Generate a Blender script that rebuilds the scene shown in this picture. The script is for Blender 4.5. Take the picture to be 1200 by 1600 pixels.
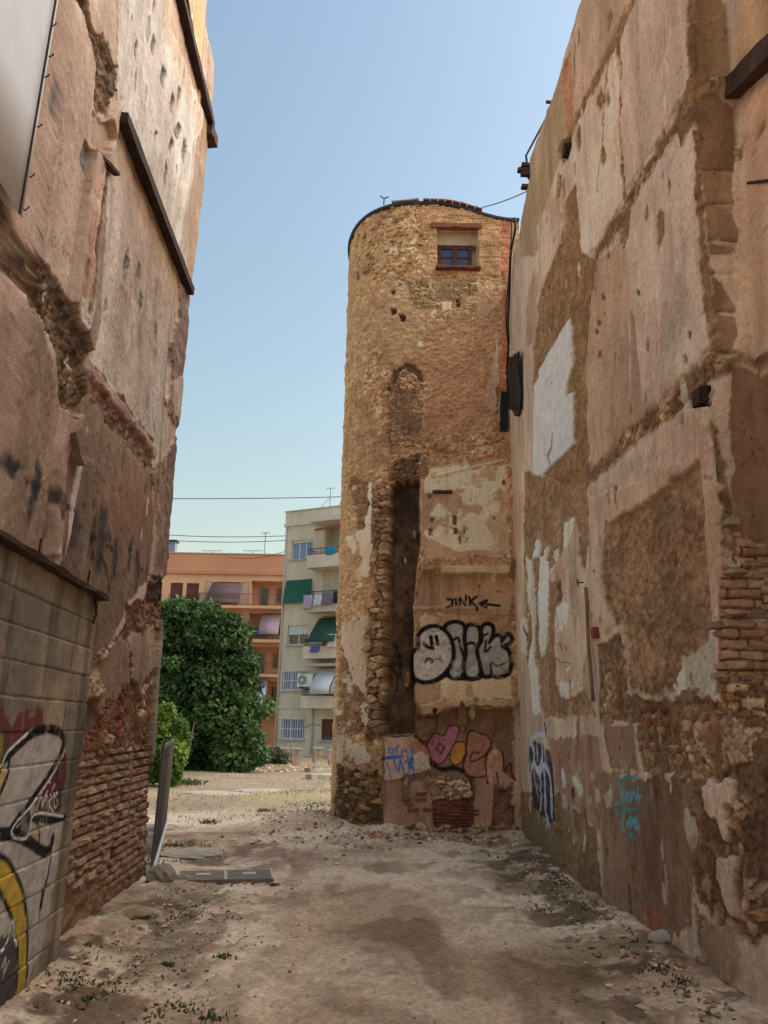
import bpy, bmesh, math, random
import numpy as np
from mathutils import Vector, Matrix, Euler
for o in list(bpy.data.objects): bpy.data.objects.remove(o)
SC = bpy.context.scene
COL = SC.collection
rnd = random.Random(7)
rng = np.random.RandomState(11)
# ------------------------------------------------------------------ camera
F = 1200.; TILT = math.radians(15.6); ROLL = 0.018; EYE = 1.7
_f = np.array([0, math.cos(TILT), math.sin(TILT)]); _u0 = np.array([0, -math.sin(TILT), math.cos(TILT)]); _r0 = np.array([1., 0, 0])
_r = math.cos(ROLL)*_r0 + math.sin(ROLL)*_u0; _u = math.cos(ROLL)*_u0 - math.sin(ROLL)*_r0
CAM = np.array([0, 0, EYE])
cd = bpy.data.cameras.new('camera'); cam = bpy.data.objects.new('camera', cd); COL.objects.link(cam)
cd.sensor_fit = 'VERTICAL'; cd.sensor_height = 36; cd.sensor_width = 27; cd.lens = 27.0
cd.clip_start = 0.05; cd.clip_end = 3000
cam.matrix_world = Matrix(((_r[0], _u[0], -_f[0], 0), (_r[1], _u[1], -_f[1], 0), (_r[2], _u[2], -_f[2], EYE), (0, 0, 0, 1)))
SC.camera = cam
SC.render.resolution_x = 768; SC.render.resolution_y = 1024
# ------------------------------------------------------------------ sky, sun, exposure
SUN_EL = 42; SUN_AZ = 76      # azimuth clockwise from +Y: veiled evening sun to the right
W = bpy.data.worlds.new('World'); SC.world = W; W.use_nodes = True
nt = W.node_tree; bg = nt.nodes['Background']; sky = nt.nodes.new('ShaderNodeTexSky')
sky.sky_type = 'NISHITA'; sky.sun_disc = False
sky.sun_elevation = math.radians(SUN_EL); sky.sun_rotation = math.radians(SUN_AZ)
sky.altitude = 50; sky.air_density = 2.15; sky.dust_density = 2.2; sky.ozone_density = 1.2
nt.links.new(sky.outputs[0], bg.inputs[0]); bg.inputs[1].default_value = 0.056
sd = bpy.data.lights.new('sun', 'SUN'); sd.energy = 1.5; sd.angle = math.radians(110); sd.color = (1, .945, .87)
sun = bpy.data.objects.new('sun', sd); COL.objects.link(sun)
az = math.radians(SUN_AZ); el = math.radians(SUN_EL)
sdir = Vector((math.sin(az)*math.cos(el), math.cos(az)*math.cos(el), math.sin(el)))
sun.rotation_euler = sdir.to_track_quat('Z', 'Y').to_euler(); sun.location = (0, -8, 25)
VS = SC.view_settings; VS.view_transform = 'Standard'; VS.look = 'None'; VS.gamma = 1; VS.exposure = 1.68
try: VS.use_curve_mapping = False
except Exception: pass

# ------------------------------------------------------------------ pixel helpers
def ray(x, y): return _f + (x-600)/F*_r - (y-800)/F*_u
def G(x, y, z=0.0):
    d = ray(x, y); return CAM + d*((z-EYE)/d[2])
def atY(x, y, Y):
    d = ray(x, y); return CAM + d*(Y/d[1])
def onplane(x, y, p, n):
    d = ray(x, y); return CAM + d*(np.dot(np.asarray(p)-CAM, n)/np.dot(d, n))
def proj(P):
    q = np.asarray(P)-CAM; z = q@_f; return 600+F*(q@_r)/z, 800-F*(q@_u)/z
def zm(x0, y0, s):
    def f(*pts): return [(x0+p[0]*s, y0+p[1]*s) for p in pts]
    return f
L1 = zm(0, 0, 1/3); L2 = zm(0, 450, .28333); L3 = zm(0, 850, .28333); L4 = zm(0, 1150, .41667); LG = zm(0, 1080, .325)
T6 = zm(520, 290, .26667); T7 = zm(510, 660, .28333); T8 = zm(510, 950, .28333)
R1 = zm(780, 0, .35); R2 = zm(780, 350, .35); R3 = zm(780, 750, .35); R4 = zm(780, 1130, .35); RG = zm(820, 1120, .15833)
PX = lambda *p: list(p)
def lin(c):
    c = np.asarray(c, float)/255.; return np.where(c <= .04045, c/12.92, ((c+.055)/1.055)**2.4)
GAIN = 1.6
def S(r, g, b):
    v = lin((r, g, b)); v = v*.86+.14*float(v@np.array([.3, .5, .2]))*np.array([1.06, 1., .92]); return np.minimum(v*GAIN, .85)
def S4(r, g, b, k=1.0):
    v = np.minimum(lin((r, g, b))*k, .9); return (float(v[0]), float(v[1]), float(v[2]), 1)

# ------------------------------------------------------------------ numpy noise
def _hash(ix, iy, seed):
    n = (ix.astype(np.int64)*374761393 + iy.astype(np.int64)*668265263 + seed*974634777) & 0xffffffff
    n = ((n ^ (n >> 13))*1274126177) & 0xffffffff
    return ((n ^ (n >> 16)) & 0xffffff)/float(0xffffff)
def vnoise(u, v, seed=0):
    iu = np.floor(u); iv = np.floor(v); a = u-iu; b = v-iv
    a = a*a*(3-2*a); b = b*b*(3-2*b); iu = iu.astype(np.int64); iv = iv.astype(np.int64)
    return ((_hash(iu, iv, seed)*(1-a) + _hash(iu+1, iv, seed)*a)*(1-b) + (_hash(iu, iv+1, seed)*(1-a) + _hash(iu+1, iv+1, seed)*a)*b)
def fbm(u, v, sc, seed=0, octs=4, gain=.5):
    t = 0; a = 1.; n = 0
    for k in range(octs):
        t = t + a*vnoise(u*sc+17.3*k, v*sc+9.1*k, seed+k*13); n += a; a *= gain; sc *= 2.03
    return t/n
def worley(u, v, seed=0):
    iu = np.floor(u).astype(np.int64); iv = np.floor(v).astype(np.int64)
    f1 = np.full(u.shape, 9.); f2 = np.full(u.shape, 9.); cid = np.zeros(u.shape)
    for dx in (-1, 0, 1):
        for dy in (-1, 0, 1):
            cx = iu+dx; cy = iv+dy
            px = cx+.12+.76*_hash(cx, cy, seed); py = cy+.12+.76*_hash(cx, cy, seed+5)
            d = np.hypot(u-px, v-py); c = _hash(cx, cy, seed+9)
            lt = d < f1
            f2 = np.where(lt, f1, np.minimum(f2, d)); cid = np.where(lt, c, cid); f1 = np.where(lt, d, f1)
    return f1, f2, cid
def sst(a, b, x):
    t = np.clip((x-a)/(b-a), 0, 1); return t*t*(3-2*t)
def mix(a, b, m): return a*(1-m[:, None]) + b*m[:, None]
def catmull(pts, n=6, closed=False):
    P = [np.asarray(p, float) for p in pts]; out = []
    N = len(P); rg = range(N) if closed else range(N-1)
    for i in rg:
        if closed: p0, p1, p2, p3 = P[i-1], P[i], P[(i+1) % N], P[(i+2) % N]
        else: p0, p1, p2, p3 = P[max(i-1, 0)], P[i], P[i+1], P[min(i+2, N-1)]
        for k in range(n):
            t = k/n
            out.append(.5*((2*p1)+(-p0+p2)*t+(2*p0-5*p1+4*p2-p3)*t*t+(-p0+3*p1-3*p2+p3)*t**3))
    if not closed: out.append(P[-1])
    return out
def segdist(u, v, pts):
    d = np.full(u.shape, 1e9)
    for (a, b) in zip(pts[:-1], pts[1:]):
        ax, ay = a; bx, by = b; ex, ey = bx-ax, by-ay; L = ex*ex+ey*ey+1e-12
        t = np.clip(((u-ax)*ex+(v-ay)*ey)/L, 0, 1)
        d = np.minimum(d, np.hypot(u-ax-t*ex, v-ay-t*ey))
    return d
def polysd(u, v, pts):        # positive inside
    pts = list(pts); q = pts+[pts[0]]
    d = segdist(u, v, q); ins = np.zeros(u.shape, bool)
    for (a, b) in zip(q[:-1], q[1:]):
        ax, ay = a; bx, by = b
        if ay == by: continue
        c = (ay > v) != (by > v)
        ins ^= c & (u < (bx-ax)*(v-ay)/(by-ay)+ax)
    return np.where(ins, d, -d)

# ------------------------------------------------------------------ object helpers
def link(o, parent=None):
    COL.objects.link(o)
    if parent is not None: o.parent = parent
    return o
def tag(o, label=None, cat=None, group=None, kind=None):
    if label: o['label'] = label
    if cat: o['category'] = cat
    if group: o['group'] = group
    if kind: o['kind'] = kind
    return o
def thing(name, label, cat, loc=(0, 0, 0), rz=0, group=None):
    o = bpy.data.objects.new(name, None); o.empty_display_size = .2; COL.objects.link(o)
    o.location = loc; o.rotation_euler = (0, 0, rz)
    return tag(o, label, cat, group)
class MB:
    def __init__(s): s.v = []; s.f = []; s.m = []
    def add(s, vs, fs, m=0):
        n = len(s.v); s.v += [tuple(map(float, p)) for p in vs]; s.f += [tuple(i+n for i in f) for f in fs]; s.m += [m]*len(fs); return s
    def box(s, x0, x1, y0, y1, z0, z1, m=0):
        return s.add([(x0, y0, z0), (x1, y0, z0), (x1, y1, z0), (x0, y1, z0), (x0, y0, z1), (x1, y0, z1), (x1, y1, z1), (x0, y1, z1)],
              [(0, 3, 2, 1), (4, 5, 6, 7), (0, 1, 5, 4), (1, 2, 6, 5), (2, 3, 7, 6), (3, 0, 4, 7)], m)
    def tube(s, pts, r, n=6, m=0, caps=True):
        pts = [Vector(p) for p in pts]; rr = r if hasattr(r, '__len__') else [r]*len(pts); vs = []; fs = []
        for i, p in enumerate(pts):
            t = (pts[min(i+1, len(pts)-1)]-pts[max(i-1, 0)]).normalized()
            a = t.cross(Vector((0, 0, 1)) if abs(t.z) < .9 else Vector((1, 0, 0))).normalized(); b = t.cross(a)
            for k in range(n):
                w = 2*math.pi*k/n; vs.append(p+(a*math.cos(w)+b*math.sin(w))*rr[i])
        for i in range(len(pts)-1):
            for k in range(n):
                fs.append((i*n+k, i*n+(k+1) % n, (i+1)*n+(k+1) % n, (i+1)*n+k))
        if caps: fs += [tuple(range(n-1, -1, -1)), tuple((len(pts)-1)*n+k for k in range(n))]
        return s.add(vs, fs, m)
    def bar(s, p0, p1, w, h, up=(0, 0, 1), seg=1, jit=0, m=0, rn=None):
        p0 = Vector(p0); p1 = Vector(p1); t = (p1-p0).normalized(); a = t.cross(Vector(up)).normalized(); b = a.cross(t); vs = []; fs = []
        for i in range(seg+1):
            p = p0.lerp(p1, i/seg)
            for (x, y) in ((-1, -1), (1, -1), (1, 1), (-1, 1)):
                j = [(rn.uniform(-jit, jit) if rn else 0) for _ in range(2)]
                vs.append(p+a*(x*w/2+j[0])+b*(y*h/2+j[1]))
        for i in range(seg):
            for k in range(4): fs.append((i*4+k, i*4+(k+1) % 4, (i+1)*4+(k+1) % 4, (i+1)*4+k))
        fs += [(3, 2, 1, 0), tuple(seg*4+k for k in range(4))]
        return s.add(vs, fs, m)
    def build(s, name, mat, parent=None, smooth=False, loc=None):
        me = bpy.data.meshes.new(name); me.from_pydata(s.v, [], s.f)
        for mm in (mat if isinstance(mat, (list, tuple)) else [mat]): me.materials.append(mm)
        if isinstance(mat, (list, tuple)): me.polygons.foreach_set('material_index', s.m)
        if smooth: me.polygons.foreach_set('use_smooth', [True]*len(me.polygons))
        me.update(); o = bpy.data.objects.new(name, me); link(o, parent)
        if loc is not None: o.location = loc
        return o
def fix_normals(o):
    bm = bmesh.new(); bm.from_mesh(o.data); bmesh.ops.recalc_face_normals(bm, faces=bm.faces); bm.to_mesh(o.data); bm.free(); return o

# ------------------------------------------------------------------ materials
MATS = {}
def mat(name, c=(.5, .5, .5, 1), rough=.8, c2=None, scale=6., bump=.0, bscale=40., metal=0., spec=.3, stretch=(1, 1, 1), obrand=0., detail=5):
    if name in MATS: return MATS[name]
    m = bpy.data.materials.new(name); m.use_nodes = True; n = m.node_tree; p = n.nodes['Principled BSDF']
    p.inputs['Roughness'].default_value = rough; p.inputs['Metallic'].default_value = metal; p.inputs['Specular IOR Level'].default_value = spec
    tc = n.nodes.new('ShaderNodeTexCoord'); mp = n.nodes.new('ShaderNodeMapping'); mp.inputs['Scale'].default_value = stretch
    n.links.new(tc.outputs['Object'], mp.inputs[0])
    nz = n.nodes.new('ShaderNodeTexNoise'); nz.inputs['Scale'].default_value = scale; nz.inputs['Detail'].default_value = detail; nz.inputs['Roughness'].default_value = .65
    n.links.new(mp.outputs[0], nz.inputs['Vector'])
    rp = n.nodes.new('ShaderNodeValToRGB'); rp.color_ramp.elements[0].position = .3; rp.color_ramp.elements[1].position = .7
    if c2 is None: c2 = tuple(x*.72 for x in c[:3])+(1,)
    rp.color_ramp.elements[0].color = c2; rp.color_ramp.elements[1].color = c
    n.links.new(nz.outputs[0], rp.inputs[0]); out = rp.outputs[0]
    if obrand:
        oi = n.nodes.new('ShaderNodeObjectInfo'); hs = n.nodes.new('ShaderNodeHueSaturation')
        mr = n.nodes.new('ShaderNodeMapRange'); mr.inputs[3].default_value = 1-obrand; mr.inputs[4].default_value = 1+obrand
        n.links.new(oi.outputs['Random'], mr.inputs[0]); n.links.new(mr.outputs[0], hs.inputs['Value'])
        mr2 = n.nodes.new('ShaderNodeMapRange'); mr2.inputs[3].default_value = .49; mr2.inputs[4].default_value = .515
        m3 = n.nodes.new('ShaderNodeMath'); m3.operation = 'FRACT'; m4 = n.nodes.new('ShaderNodeMath'); m4.operation = 'MULTIPLY'; m4.inputs[1].default_value = 7.31
        n.links.new(oi.outputs['Random'], m4.inputs[0]); n.links.new(m4.outputs[0], m3.inputs[0]); n.links.new(m3.outputs[0], mr2.inputs[0]); n.links.new(mr2.outputs[0], hs.inputs['Hue'])
        n.links.new(out, hs.inputs['Color']); out = hs.outputs[0]
    n.links.new(out, p.inputs['Base Color'])
    if bump:
        nb = n.nodes.new('ShaderNodeTexNoise'); nb.inputs['Scale'].default_value = bscale; nb.inputs['Detail'].default_value = 4
        n.links.new(mp.outputs[0], nb.inputs['Vector'])
        bp = n.nodes.new('ShaderNodeBump'); bp.inputs['Strength'].default_value = bump; bp.inputs['Distance'].default_value = .02
        n.links.new(nb.outputs[0], bp.inputs['Height']); n.links.new(bp.outputs[0], p.inputs['Normal'])
    MATS[name] = m; return m
def attr_mat(name, rough=.9, var=.22, bscale=70., bstr=.35):
    m = bpy.data.materials.new(name); m.use_nodes = True; n = m.node_tree; p = n.nodes['Principled BSDF']
    p.inputs['Roughness'].default_value = rough; p.inputs['Specular IOR Level'].default_value = .2
    at = n.nodes.new('ShaderNodeAttribute'); at.attribute_name = 'Col'
    tc = n.nodes.new('ShaderNodeTexCoord')
    nz = n.nodes.new('ShaderNodeTexNoise'); nz.inputs['Scale'].default_value = 24; nz.inputs['Detail'].default_value = 7; nz.inputs['Roughness'].default_value = .7
    n.links.new(tc.outputs['Object'], nz.inputs['Vector'])
    mr = n.nodes.new('ShaderNodeMapRange'); mr.inputs[1].default_value = .3; mr.inputs[2].default_value = .7; mr.inputs[3].default_value = 1-var; mr.inputs[4].default_value = 1+var
    n.links.new(nz.outputs[0], mr.inputs[0])
    vm = n.nodes.new('ShaderNodeVectorMath'); vm.operation = 'SCALE'
    n.links.new(at.outputs['Color'], vm.inputs[0]); n.links.new(mr.outputs[0], vm.inputs['Scale'])
    n2 = n.nodes.new('ShaderNodeTexNoise'); n2.inputs['Scale'].default_value = 110; n2.inputs['Detail'].default_value = 3; n2.inputs['Roughness'].default_value = .6
    n.links.new(tc.outputs['Object'], n2.inputs['Vector'])
    mr2 = n.nodes.new('ShaderNodeMapRange'); mr2.inputs[1].default_value = .3; mr2.inputs[2].default_value = .7; mr2.inputs[3].default_value = 1-var*.9; mr2.inputs[4].default_value = 1+var*.9
    n.links.new(n2.outputs[0], mr2.inputs[0]); vm2 = n.nodes.new('ShaderNodeVectorMath'); vm2.operation = 'SCALE'
    n.links.new(vm.outputs[0], vm2.inputs[0]); n.links.new(mr2.outputs[0], vm2.inputs['Scale'])
    n.links.new(vm2.outputs[0], p.inputs['Base Color'])
    nb = n.nodes.new('ShaderNodeTexNoise'); nb.inputs['Scale'].default_value = bscale; nb.inputs['Detail'].default_value = 5; nb.inputs['Roughness'].default_value = .65
    n.links.new(tc.outputs['Object'], nb.inputs['Vector'])
    bp = n.nodes.new('ShaderNodeBump'); bp.inputs['Strength'].default_value = bstr; bp.inputs['Distance'].default_value = .012
    n.links.new(nb.outputs[0], bp.inputs['Height']); n.links.new(bp.outputs[0], p.inputs['Normal'])
    return m
M_WALL = attr_mat('weathered_plaster', .92, .2, 60., .6)
M_BLOCK = attr_mat('painted_block', .8, .14, 90., .3)
M_DIRT = attr_mat('dry_dirt', .95, .3, 45., .6)
M_WOOD = mat('old_wood', S4(92, 66, 54), .85, S4(48, 33, 28), 5, .5, 30, stretch=(1, 1, 1))
M_DARKWOOD = mat('dark_wood', S4(74, 50, 42), .85, S4(34, 24, 22), 6, .5, 30)
M_RUST = mat('rusty_iron', S4(78, 52, 40), .8, S4(40, 28, 24), 20, .3, 60)
M_BRICK = mat('old_brick', S4(182, 154, 130, 1.15), .95, S4(128, 100, 80), 9, .8, 50, obrand=.3)
M_REDBRICK = mat('red_brick', S4(164, 96, 76), .95, S4(116, 70, 56), 9, .7, 50, obrand=.3)
M_STONE = mat('field_stone', S4(196, 160, 120), .95, S4(150, 114, 82), 11, .7, 50, obrand=.28)
M_CABLE = mat('black_cable', S4(28, 27, 28), .6)
M_PIPE = mat('brown_pipe', S4(160, 126, 104), .8, S4(120, 92, 74), 8)
M_ROCK = mat('grey_rock', S4(168, 156, 140), .95, S4(120, 108, 94), 7, .7, 30)
M_CONC = mat('pale_concrete', S4(186, 176, 160), .95, S4(148, 136, 118), 5, .5, 30)

# ------------------------------------------------------------------ relief wall
class Relief:
    def __init__(s, plan, sgn, ztop, dz, pxs=1.4, smin=.006, smax=.05, z0=-.25, xf=None, fine=None):
        s.plan = [np.array(p, float) for p in plan]; s.sgn = sgn; s.xf = xf
        s.L = [0]
        for a, b in zip(s.plan[:-1], s.plan[1:]): s.L.append(s.L[-1]+np.linalg.norm(b-a))
        s.L = np.array(s.L)
        cur = 0.; out = [0.]
        while cur < s.L[-1]:
            a = s.at(cur); b = s.at(min(cur+.01, s.L[-1]))
            step = smax
            if a[1] > .5 and b[1] > .5:
                pa = proj((a[0], a[1], EYE))[0]; pb = proj((b[0], b[1], EYE))[0]
                vis = np.dot(s.nrm(cur), -np.array(a)) > 0 and -60 < pa < 1260
                if vis: step = np.clip(pxs/(abs(pb-pa)/.01+1e-6), smin, smax)
                else: step = .12
            cur += step; out.append(min(cur, s.L[-1]))
        for l in s.L: out.append(l)
        s.ss = np.unique(np.round(np.array(out), 4)); s.top = ztop
        tm = max(ztop(x) for x in s.ss)
        nz = int((tm-z0)/dz); s.tt = np.linspace(0, 1, nz)
        s.shape = (len(s.tt), len(s.ss))
        tops = np.array([ztop(x) for x in s.ss])
        U, Tt = np.meshgrid(s.ss, s.tt); s.u = U.ravel(); s.z = (z0+(tops[None, :]-z0)*Tt).ravel()
        s.col = np.zeros((s.u.size, 3)); s.h = np.zeros(s.u.size)
        s.wu = fbm(s.u, s.z, 3., 91, 4)-.5; s.wz = fbm(s.u, s.z, 3., 77, 4)-.5
        s.fn = fbm(s.u, s.z, 22., 55, 3)-.5; s.mn = fbm(s.u, s.z, 6., 31, 4)-.5; s.ln = fbm(s.u, s.z, .9, 15, 4)-.5; s.hn = fbm(s.u, s.z, 30., 65, 2)-.5
    def at(s, x):
        i = int(np.clip(np.searchsorted(s.L, x, 'right')-1, 0, len(s.L)-2)); t = (x-s.L[i])/(s.L[i+1]-s.L[i]); return s.plan[i]*(1-t)+s.plan[i+1]*t
    def nrm(s, x, e=.02):
        a = s.at(max(x-e, 0)); b = s.at(min(x+e, s.L[-1])); d = b-a; d = d/np.linalg.norm(d); return np.array([-d[1], d[0]])*s.sgn
    def uv(s, pts, seg=None):
        out = []
        for (x, y) in pts:
            d = ray(x, y); best = None
            for i in range(len(s.plan)-1):
                if seg is not None and i != seg: continue
                a = s.plan[i]; e = s.plan[i+1]-a; L = np.linalg.norm(e); n = np.array([-e[1], e[0]])*s.sgn/L
                dn = d[:2]@n
                if dn >= -1e-6: continue
                t = (a@n)/dn
                if t <= 0: continue
                P = CAM+d*t; w = (P[:2]-a)@e/L
                if s.xf is not None:           # undo the lean of the wall by iteration
                    for _ in range(4):
                        q = s.xf(np.array([P]))[0]-P; a2 = a+q[:2]; t = (a2@n)/dn; P2 = CAM+d*t; w = (P2[:2]-a2)@e/L; P = P2-q
                lo = 0 if i > 0 else -3; hi = L if i < len(s.plan)-2 else L+3
                over = max(lo-w, w-hi, 0)
                if seg is not None: over = 0
                if best is None or (over, t) < best[0]: best = ((over, t), (s.L[i]+w, P[2] if s.xf is None else P[2]))
            out.append(best[1])
        return out
    def sel(s, pts, pad):
        p = np.array(pts); return np.nonzero((s.u > p[:, 0].min()-pad) & (s.u < p[:, 0].max()+pad) & (s.z > p[:, 1].min()-pad) & (s.z < p[:, 1].max()+pad))[0]
    def poly(s, pts, tex, edge=.008, warp=.12, fine=.05, uvp=False, seg=None, a=1.0, hedge=None):
        P = pts if uvp else s.uv(pts, seg); I = s.sel(P, .15+warp)
        if not len(I): return
        sd = polysd(s.u[I]+s.wu[I]*warp*2, s.z[I]+s.wz[I]*warp*2, P) + s.fn[I]*fine*.8 + s.mn[I]*fine*2.2
        m = sst(-edge, edge, sd)*a; k = m > .002; I = I[k]; m = m[k]; s.apply(I, m, tex)
    def line(s, pts, w, tex, edge=None, warp=.02, uvp=False, seg=None, a=1.0, fine=0., sm=0, px=False):
        P = pts if uvp else s.uv(pts, seg)
        if sm: P = [tuple(q) for q in catmull(P, sm)]
        I = s.sel(P, w*2+.1); 
        if not len(I): return
        e = edge if edge is not None else max(w*.25, .004)
        d = segdist(s.u[I]+s.wu[I]*warp*2, s.z[I]+s.wz[I]*warp*2, P)+s.fn[I]*fine*.7+s.mn[I]*fine*1.2
        m = (1-sst(w/2-e, w/2+e, d))*a; k = m > .002; s.apply(I[k], m[k], tex)
    def apply(s, I, m, tex):
        if not len(I): return
        c, h = tex(s.u[I], s.z[I], s, I)
        if c is not None: s.col[I] = mix(s.col[I], c, m)
        if h is not None: s.h[I] = s.h[I]*(1-m)+h*m
    def all(s, tex): s.apply(np.arange(s.u.size), np.ones(s.u.size), tex)
    def points(s):
        n = len(s.ss); base = np.array([s.at(x) for x in s.ss]); nr = np.array([s.nrm(x) for x in s.ss])
        k = np.tile(np.arange(n), s.shape[0]); P = np.zeros((s.u.size, 3)); P[:, :2] = base[k]; P[:, 2] = s.z
        if s.xf is not None: P = s.xf(P)
        P[:, :2] += nr[k]*s.h[:, None]; return P
    def build(s, name, m, parent):
        P = s.points()-np.array(parent.location); nz, ns = s.shape
        a = (np.arange(nz-1)[:, None]*ns+np.arange(ns-1)[None, :]).ravel()
        q = np.stack([a, a+1, a+ns+1, a+ns], 1)
        if s.sgn > 0: q = q[:, ::-1]
        return grid_mesh(name, P, q, s.col, m, parent)
    def surf(s, u, z, off=0.):
        b = s.at(u); n = s.nrm(u); p = np.array([[b[0], b[1], z]])
        if s.xf is not None: p = s.xf(p)
        p = p[0]; p[:2] += n*off; return Vector(p), Vector((n[0], n[1], 0))
    def hat(s, u, z):
        j = int(np.clip(np.searchsorted(s.ss, u), 0, len(s.ss)-1)); zz = s.z.reshape(s.shape)[:, j]
        i = int(np.clip(np.searchsorted(zz, z), 0, len(zz)-1)); return s.h[i*s.shape[1]+j]
def grid_mesh(name, P, q, col, m, parent):
    me = bpy.data.meshes.new(name); me.vertices.add(len(P)); me.vertices.foreach_set('co', P.astype(np.float32).ravel())
    me.loops.add(q.size); me.loops.foreach_set('vertex_index', q.ravel().astype(np.int32))
    me.polygons.add(len(q)); me.polygons.foreach_set('loop_start', np.arange(0, q.size, 4, dtype=np.int32)); me.polygons.foreach_set('loop_total', np.full(len(q), 4, np.int32))
    me.polygons.foreach_set('use_smooth', np.ones(len(q), bool))
    at = me.attributes.new('Col', 'FLOAT_COLOR', 'POINT'); c4 = np.ones((len(P), 4), np.float32); c4[:, :3] = np.clip(col, .004, .9); at.data.foreach_set('color', c4.ravel())
    me.materials.append(m); me.update(calc_edges=True); me.validate()
    o = bpy.data.objects.new(name, me); link(o, parent); return o
# textures: f(u, z, wall, idx) -> colour, height
def greyer(v): return (v*.85+.15*float(v@np.array([.3, .5, .2]))*np.array([1.02, 1.01, .94]))*1.06
def plaster(c1, c2, h0=0., streak=.5, seed=1, amp=.006, sc=1.1):
    c1 = greyer(S(*c1)); c2 = greyer(S(*c2))
    def f(u, z, w, I):
        a = np.clip(.5+(fbm(u, z*.6, sc, seed, 6, .58)-.5)*3.0, 0, 1)
        c = mix(np.tile(c1, (u.size, 1)), np.tile(c2, (u.size, 1)), a)
        st = (fbm(u*5., z*.45, 1.6, seed+3, 5)-.5)*streak*1.3
        blot = (fbm(u, z, .55, seed+31, 4)-.5)*.5
        c = c*(1+st+blot+w.hn[I]*.12)[:, None]
        lite = sst(.56, .66, fbm(u*1.6, z, 2.4, seed+21, 6, .6)); c = mix(c, c*1.2+.02, lite*.6)
        n = fbm(u*1.2, z*.8, 1.5, seed+60, 6, .62); fl = sst(.63, .645, n+w.hn[I]*.05)
        c = mix(c, c*np.array([.80, .76, .70]), fl*.55)
        f1, f2, cid = worley(u/.045, z/.055, seed+70); pit = (1-sst(.12, .3, f1))*(cid > .86)*sst(.42, .6, fbm(u, z, 1.9, seed+71, 3))
        n2 = fbm(u, z*.55, 1.1, seed+80, 6, .55); cr = (1-sst(.0, .0045, np.abs(n2-.5)))*sst(.5, .58, fbm(u, z, .8, seed+81, 3))
        c = c*(1-.36*pit-.3*cr)[:, None]
        dk = sst(.60, .75, fbm(u*2.2, z*.5, 1.2, seed+90, 5)); c = c*(1-.22*dk)[:, None]
        h = None if h0 is None else h0+w.ln[I]*.05+w.mn[I]*amp*3.5+w.fn[I]*amp*1.2+w.hn[I]*amp*.3-.005*fl-.006*pit-.005*cr
        return c, h
    return f
def rough(c1, c2, h0=-.03, amp=.05, seed=2, sc=8., vst=1.):
    c1 = S(*c1); c2 = S(*c2)
    def f(u, z, w, I):
        n = fbm(u, z*vst, sc, seed, 5, .6); n2 = fbm(u, z, sc*.28, seed+4, 3)
        a = np.clip(.5+(n-.5)*2.0+(n2-.5)*1.6, 0, 1)
        c = mix(np.tile(c1, (u.size, 1)), np.tile(c2, (u.size, 1)), a)
        c = c*(1+w.hn[I]*.5)[:, None]
        return c, None if h0 is None else h0+amp*(n-.5)*1.9+amp*1.2*(n2-.5)+w.hn[I]*amp*.3
    return f
def rubble(cs, h0=-.03, amp=.06, su=.2, sz=.1, seed=3, mort=(96, 72, 52), er=.5):
    cs = np.array([S(*c) for c in cs]); mo = S(*mort)
    def f(u, z, w, I):
        n3 = fbm(u, z, 30., seed+40, 3, .6)-.5
        uu = u+w.wu[I]*.16+w.fn[I]*.05; zz = z+w.wz[I]*.08+(fbm(u, z, 14., seed+50, 3)-.5)*.05
        f1, f2, cid = worley(uu/su, zz/sz, seed); e = sst(.03, .17, f2-f1+n3*.16)
        c = cs[(cid*len(cs)*.999).astype(int)]*(0.86+.28*_hash((cid*9999).astype(int), (cid*777).astype(int), 3))[:, None]
        er_m = np.clip(.5+(fbm(u, z, 2.6, seed+6, 5)-.5+(er-.5))*3.6, 0, 1)
        e = e*(1-.85*er_m)
        c = mix(np.tile(mo, (u.size, 1))*(1.05+w.mn[I]*.9+n3*.5)[:, None], c, np.clip(e*1.2, 0, 1))
        hh = amp*(e*(.5+.9*(cid-.3)))*.9+amp*.55*n3+w.fn[I]*.028+w.mn[I]*.055+w.hn[I]*.008
        return c*(1+w.fn[I]*.45+w.hn[I]*.4+n3*.35)[:, None], None if h0 is None else h0+hh
    return f
def courses(c1, c2, mo, h0=0., bw=.25, bh=.055, amp=.015, seed=4):
    c1 = S(*c1); c2 = S(*c2); mo = S(*mo)
    def f(u, z, w, I):
        zz = z+w.wz[I]*.03; r = np.floor(zz/bh); uu = u/bw+.5*(r % 2)+_hash(r.astype(int), r.astype(int), seed)*.4+w.wu[I]*.15; k = np.floor(uu)
        fz = zz/bh-r; fu = uu-k
        e = sst(.0, .16, np.minimum(fz, 1-fz))*sst(0, .06, np.minimum(fu, 1-fu)); cid = _hash(k.astype(int), r.astype(int), seed)
        c = mix(np.tile(c1, (u.size, 1)), np.tile(c2, (u.size, 1)), cid)
        c = mix(np.tile(mo, (u.size, 1)), c, e)*(1+w.mn[I]*.7)[:, None]
        return c, None if h0 is None else h0+amp*e*(.5+cid)+w.fn[I]*.02+w.mn[I]*.03
    return f
def paint(r, g, b, k=.0):
    cc = S(r, g, b)
    def f(u, z, w, I):
        c = np.tile(cc, (u.size, 1))*(1+w.fn[I]*.5+w.mn[I]*.4)[:, None]; m = sst(.60, .70, fbm(u, z, 11., 301, 4, .6)+w.hn[I]*.12)*.42
        return mix(c, w.col[I], m), None
    return f
def stain(k):
    def f(u, z, w, I): return w.col[I]*np.asarray(k), None
    return f
def hole(r, g, b, h0):
    cc = S(r, g, b)
    def f(u, z, w, I): return np.tile(cc, (u.size, 1))*(1+w.mn[I])[:, None], np.full(u.size, h0)+w.fn[I]*.03
    return f
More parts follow.
